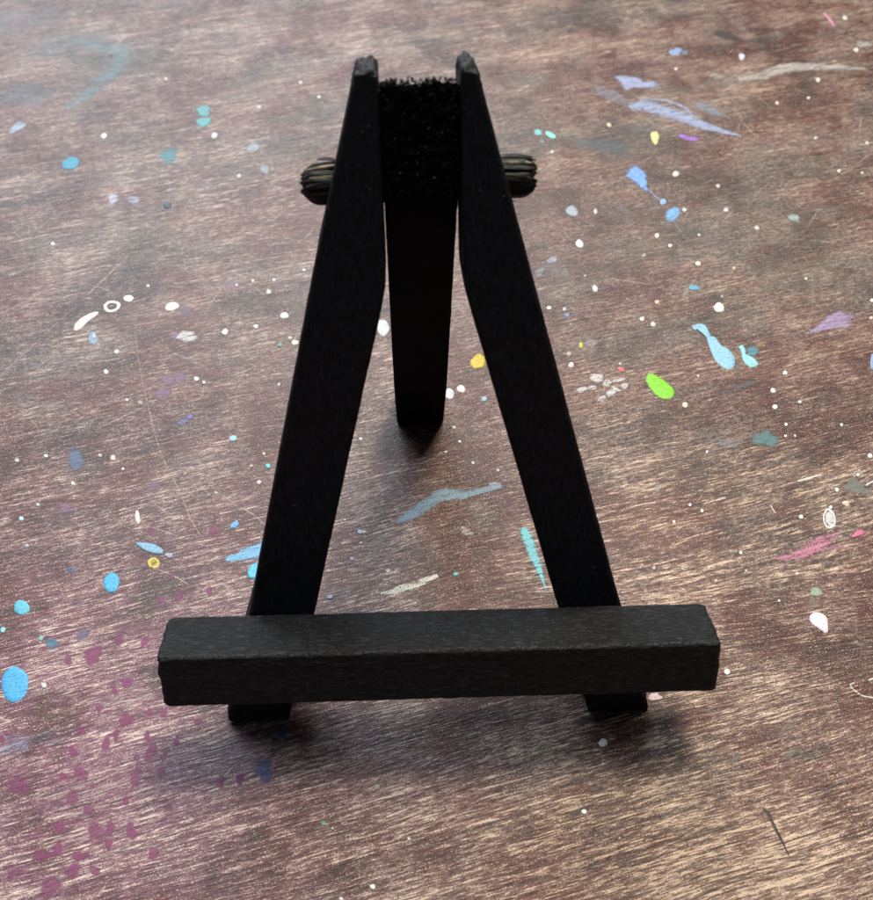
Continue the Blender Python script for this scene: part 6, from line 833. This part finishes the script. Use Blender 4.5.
# dowel: broken off at both ends, grooved and splintered
DV, DN, DR = 1.026, -.086, .0335
def dowel():
    rng = random.Random(8); nx, na = 120, 72; x0, x1 = -.188, .185
    vs, fs, at = [], [], []
    def rad(x, a):
        r = DR*(1+.05*fbm(Vector((x*6, math.cos(a)*1.5, math.sin(a)*1.5)), 2))
        g = fbm(Vector((x*9, math.cos(a)*5.5, math.sin(a)*5.5+4)), 3)
        end = max(0, (abs(x)-.10)/.085)
        r -= DR*.30*min(1, max(0, g+.08))*min(1, end+.3)
        if end > .7: r *= 1-.55*((min(end, 1.05)-.7)/.35)**2.2
        return r
    rings = []
    for i in range(nx+1):
        u = i/nx; row = []
        for k in range(na):
            a = 6.28318*k/na
            j0 = .012*fbm(Vector((3, math.cos(a)*3, math.sin(a)*3)), 3); j1 = .009*fbm(Vector((9, math.cos(a)*3, math.sin(a)*3)), 3)
            x = (x0+j0)*(1-u)+(x1+j1)*u
            r = rad(x, a); row.append(len(vs))
            vs.append(P3(x, DV+r*math.sin(a), DN+r*math.cos(a))); at += [r*math.cos(a)*L, x*L, r*math.sin(a)*L]
        rings.append(row)
    for A, B in zip(rings, rings[1:]):
        for k in range(na): fs.append((A[k], A[(k+1) % na], B[(k+1) % na], B[k]))
    for row, x, s in ((rings[0], x0, 1), (rings[-1], x1, -1)):       # hollowed ends
        prev = row
        for q in (.65, .3):
            cur = []
            for k in range(na):
                a = 6.28318*k/na; r = DR*.45*q; xx = x+s*(.004+.010*abs(fbm(Vector((q*4, math.cos(a)*3, math.sin(a)*3+x)), 2)))
                cur.append(len(vs)); vs.append(P3(xx, DV+r*math.sin(a), DN+r*math.cos(a))); at += [0, xx*L, r*L]
            for k in range(na): fs.append((prev[k], prev[(k+1) % na], cur[(k+1) % na], cur[k]))
            prev = cur
        fs.append(tuple(prev))
    me = bpy.data.meshes.new('dowel'); me.from_pydata([tuple(v) for v in vs], [], fs); me.update()
    bm = bmesh.new(); bm.from_mesh(me); bmesh.ops.recalc_face_normals(bm, faces=bm.faces); bm.to_mesh(me); bm.free()
    me.polygons.foreach_set('use_smooth', [True]*len(me.polygons))
    o = link('dowel', me, M_bark); o.parent = easel; o.matrix_parent_inverse = easel.matrix_world.inverted(); return o
dow = dowel()
def splinter(p0, p1, wid, thick, mat, seed, bend=0.0):
    """a torn sliver from p0 to p1 (u, angle in degrees round the dowel, radius as a share of the dowel's)"""
    vs, fs = [], []; m = 9; ring = 6; rng = random.Random(seed)
    for i in range(m+1):
        t = i/m; u = p0[0]+(p1[0]-p0[0])*t; a = math.radians(p0[1]+(p1[1]-p0[1])*t); r = DR*(p0[2]+(p1[2]-p0[2])*t+bend*math.sin(math.pi*t))
        tp = (1-abs(2*t-1)**3)*.75+.25
        ww = wid*tp*(1+.3*noise.noise(Vector((i*.8, seed, 0)))); tt = thick*tp
        for k in range(ring):
            b = 6.28318*k/ring
            du = ww*math.cos(b); dr = tt*math.sin(b)
            aa = a+du/DR; rr = r+dr
            vs.append(tuple(P3(u, DV+rr*math.sin(aa), DN+rr*math.cos(aa))))
    for i in range(m):
        for k in range(ring): fs.append((i*ring+k, i*ring+(k+1) % ring, (i+1)*ring+(k+1) % ring, (i+1)*ring+k))
    fs += [tuple(range(ring))[::-1], tuple(range(m*ring, m*ring+ring))]
    me = bpy.data.meshes.new('splinter'); me.from_pydata(vs, [], fs); me.update()
    o = link('splinter', me, mat); o.parent = dow; o.matrix_parent_inverse = (easel.matrix_world @ dow.matrix_parent_inverse).inverted(); return o
for a in ((( -.181, 60, .88), (-.13, 70, 1.0), .0040, .0028, M_pale, 1), ((-.176, 30, .92), (-.125, 32, .98), .0035, .0022, M_pale, 2),
          ((-.180, 52, .84), (-.128, 40, 1.0), .0060, .0026, M_bark, 3), ((-.182, 2, .90), (-.125, 18, .98), .0075, .003, M_bark, 4), ((-.184, -25, .86), (-.125, -22, 1.0), .008, .003, M_bark, 5),
          ((-.163, 95, 1.12), (-.128, 85, 1.02), .0060, .0026, M_bark, 6, .1), ((-.172, 78, .95), (-.135, 80, 1.04), .0045, .0026, M_bark, 7),
          ((.128, 62, .98), (.178, 58, .90), .0052, .0030, M_pale, 8), ((.122, 95, .98), (.170, 92, .9), .0035, .0025, M_pale, 9),
          ((.125, 78, 1.0), (.186, 74, .86), .0030, .0032, M_bark, 10, .08), ((.125, 40, 1.0), (.186, 38, .86), .0052, .0026, M_bark, 11, .05), ((.125, 18, .98), (.178, 4, .90), .0085, .003, M_bark, 12),
          ((.125, 105, 1.0), (.182, 100, .90), .004, .003, M_bark, 13, .06), ((.127, -35, 1.0), (.150, -60, 1.18), .0022, .0018, M_bark, 14)):
    splinter(*a)
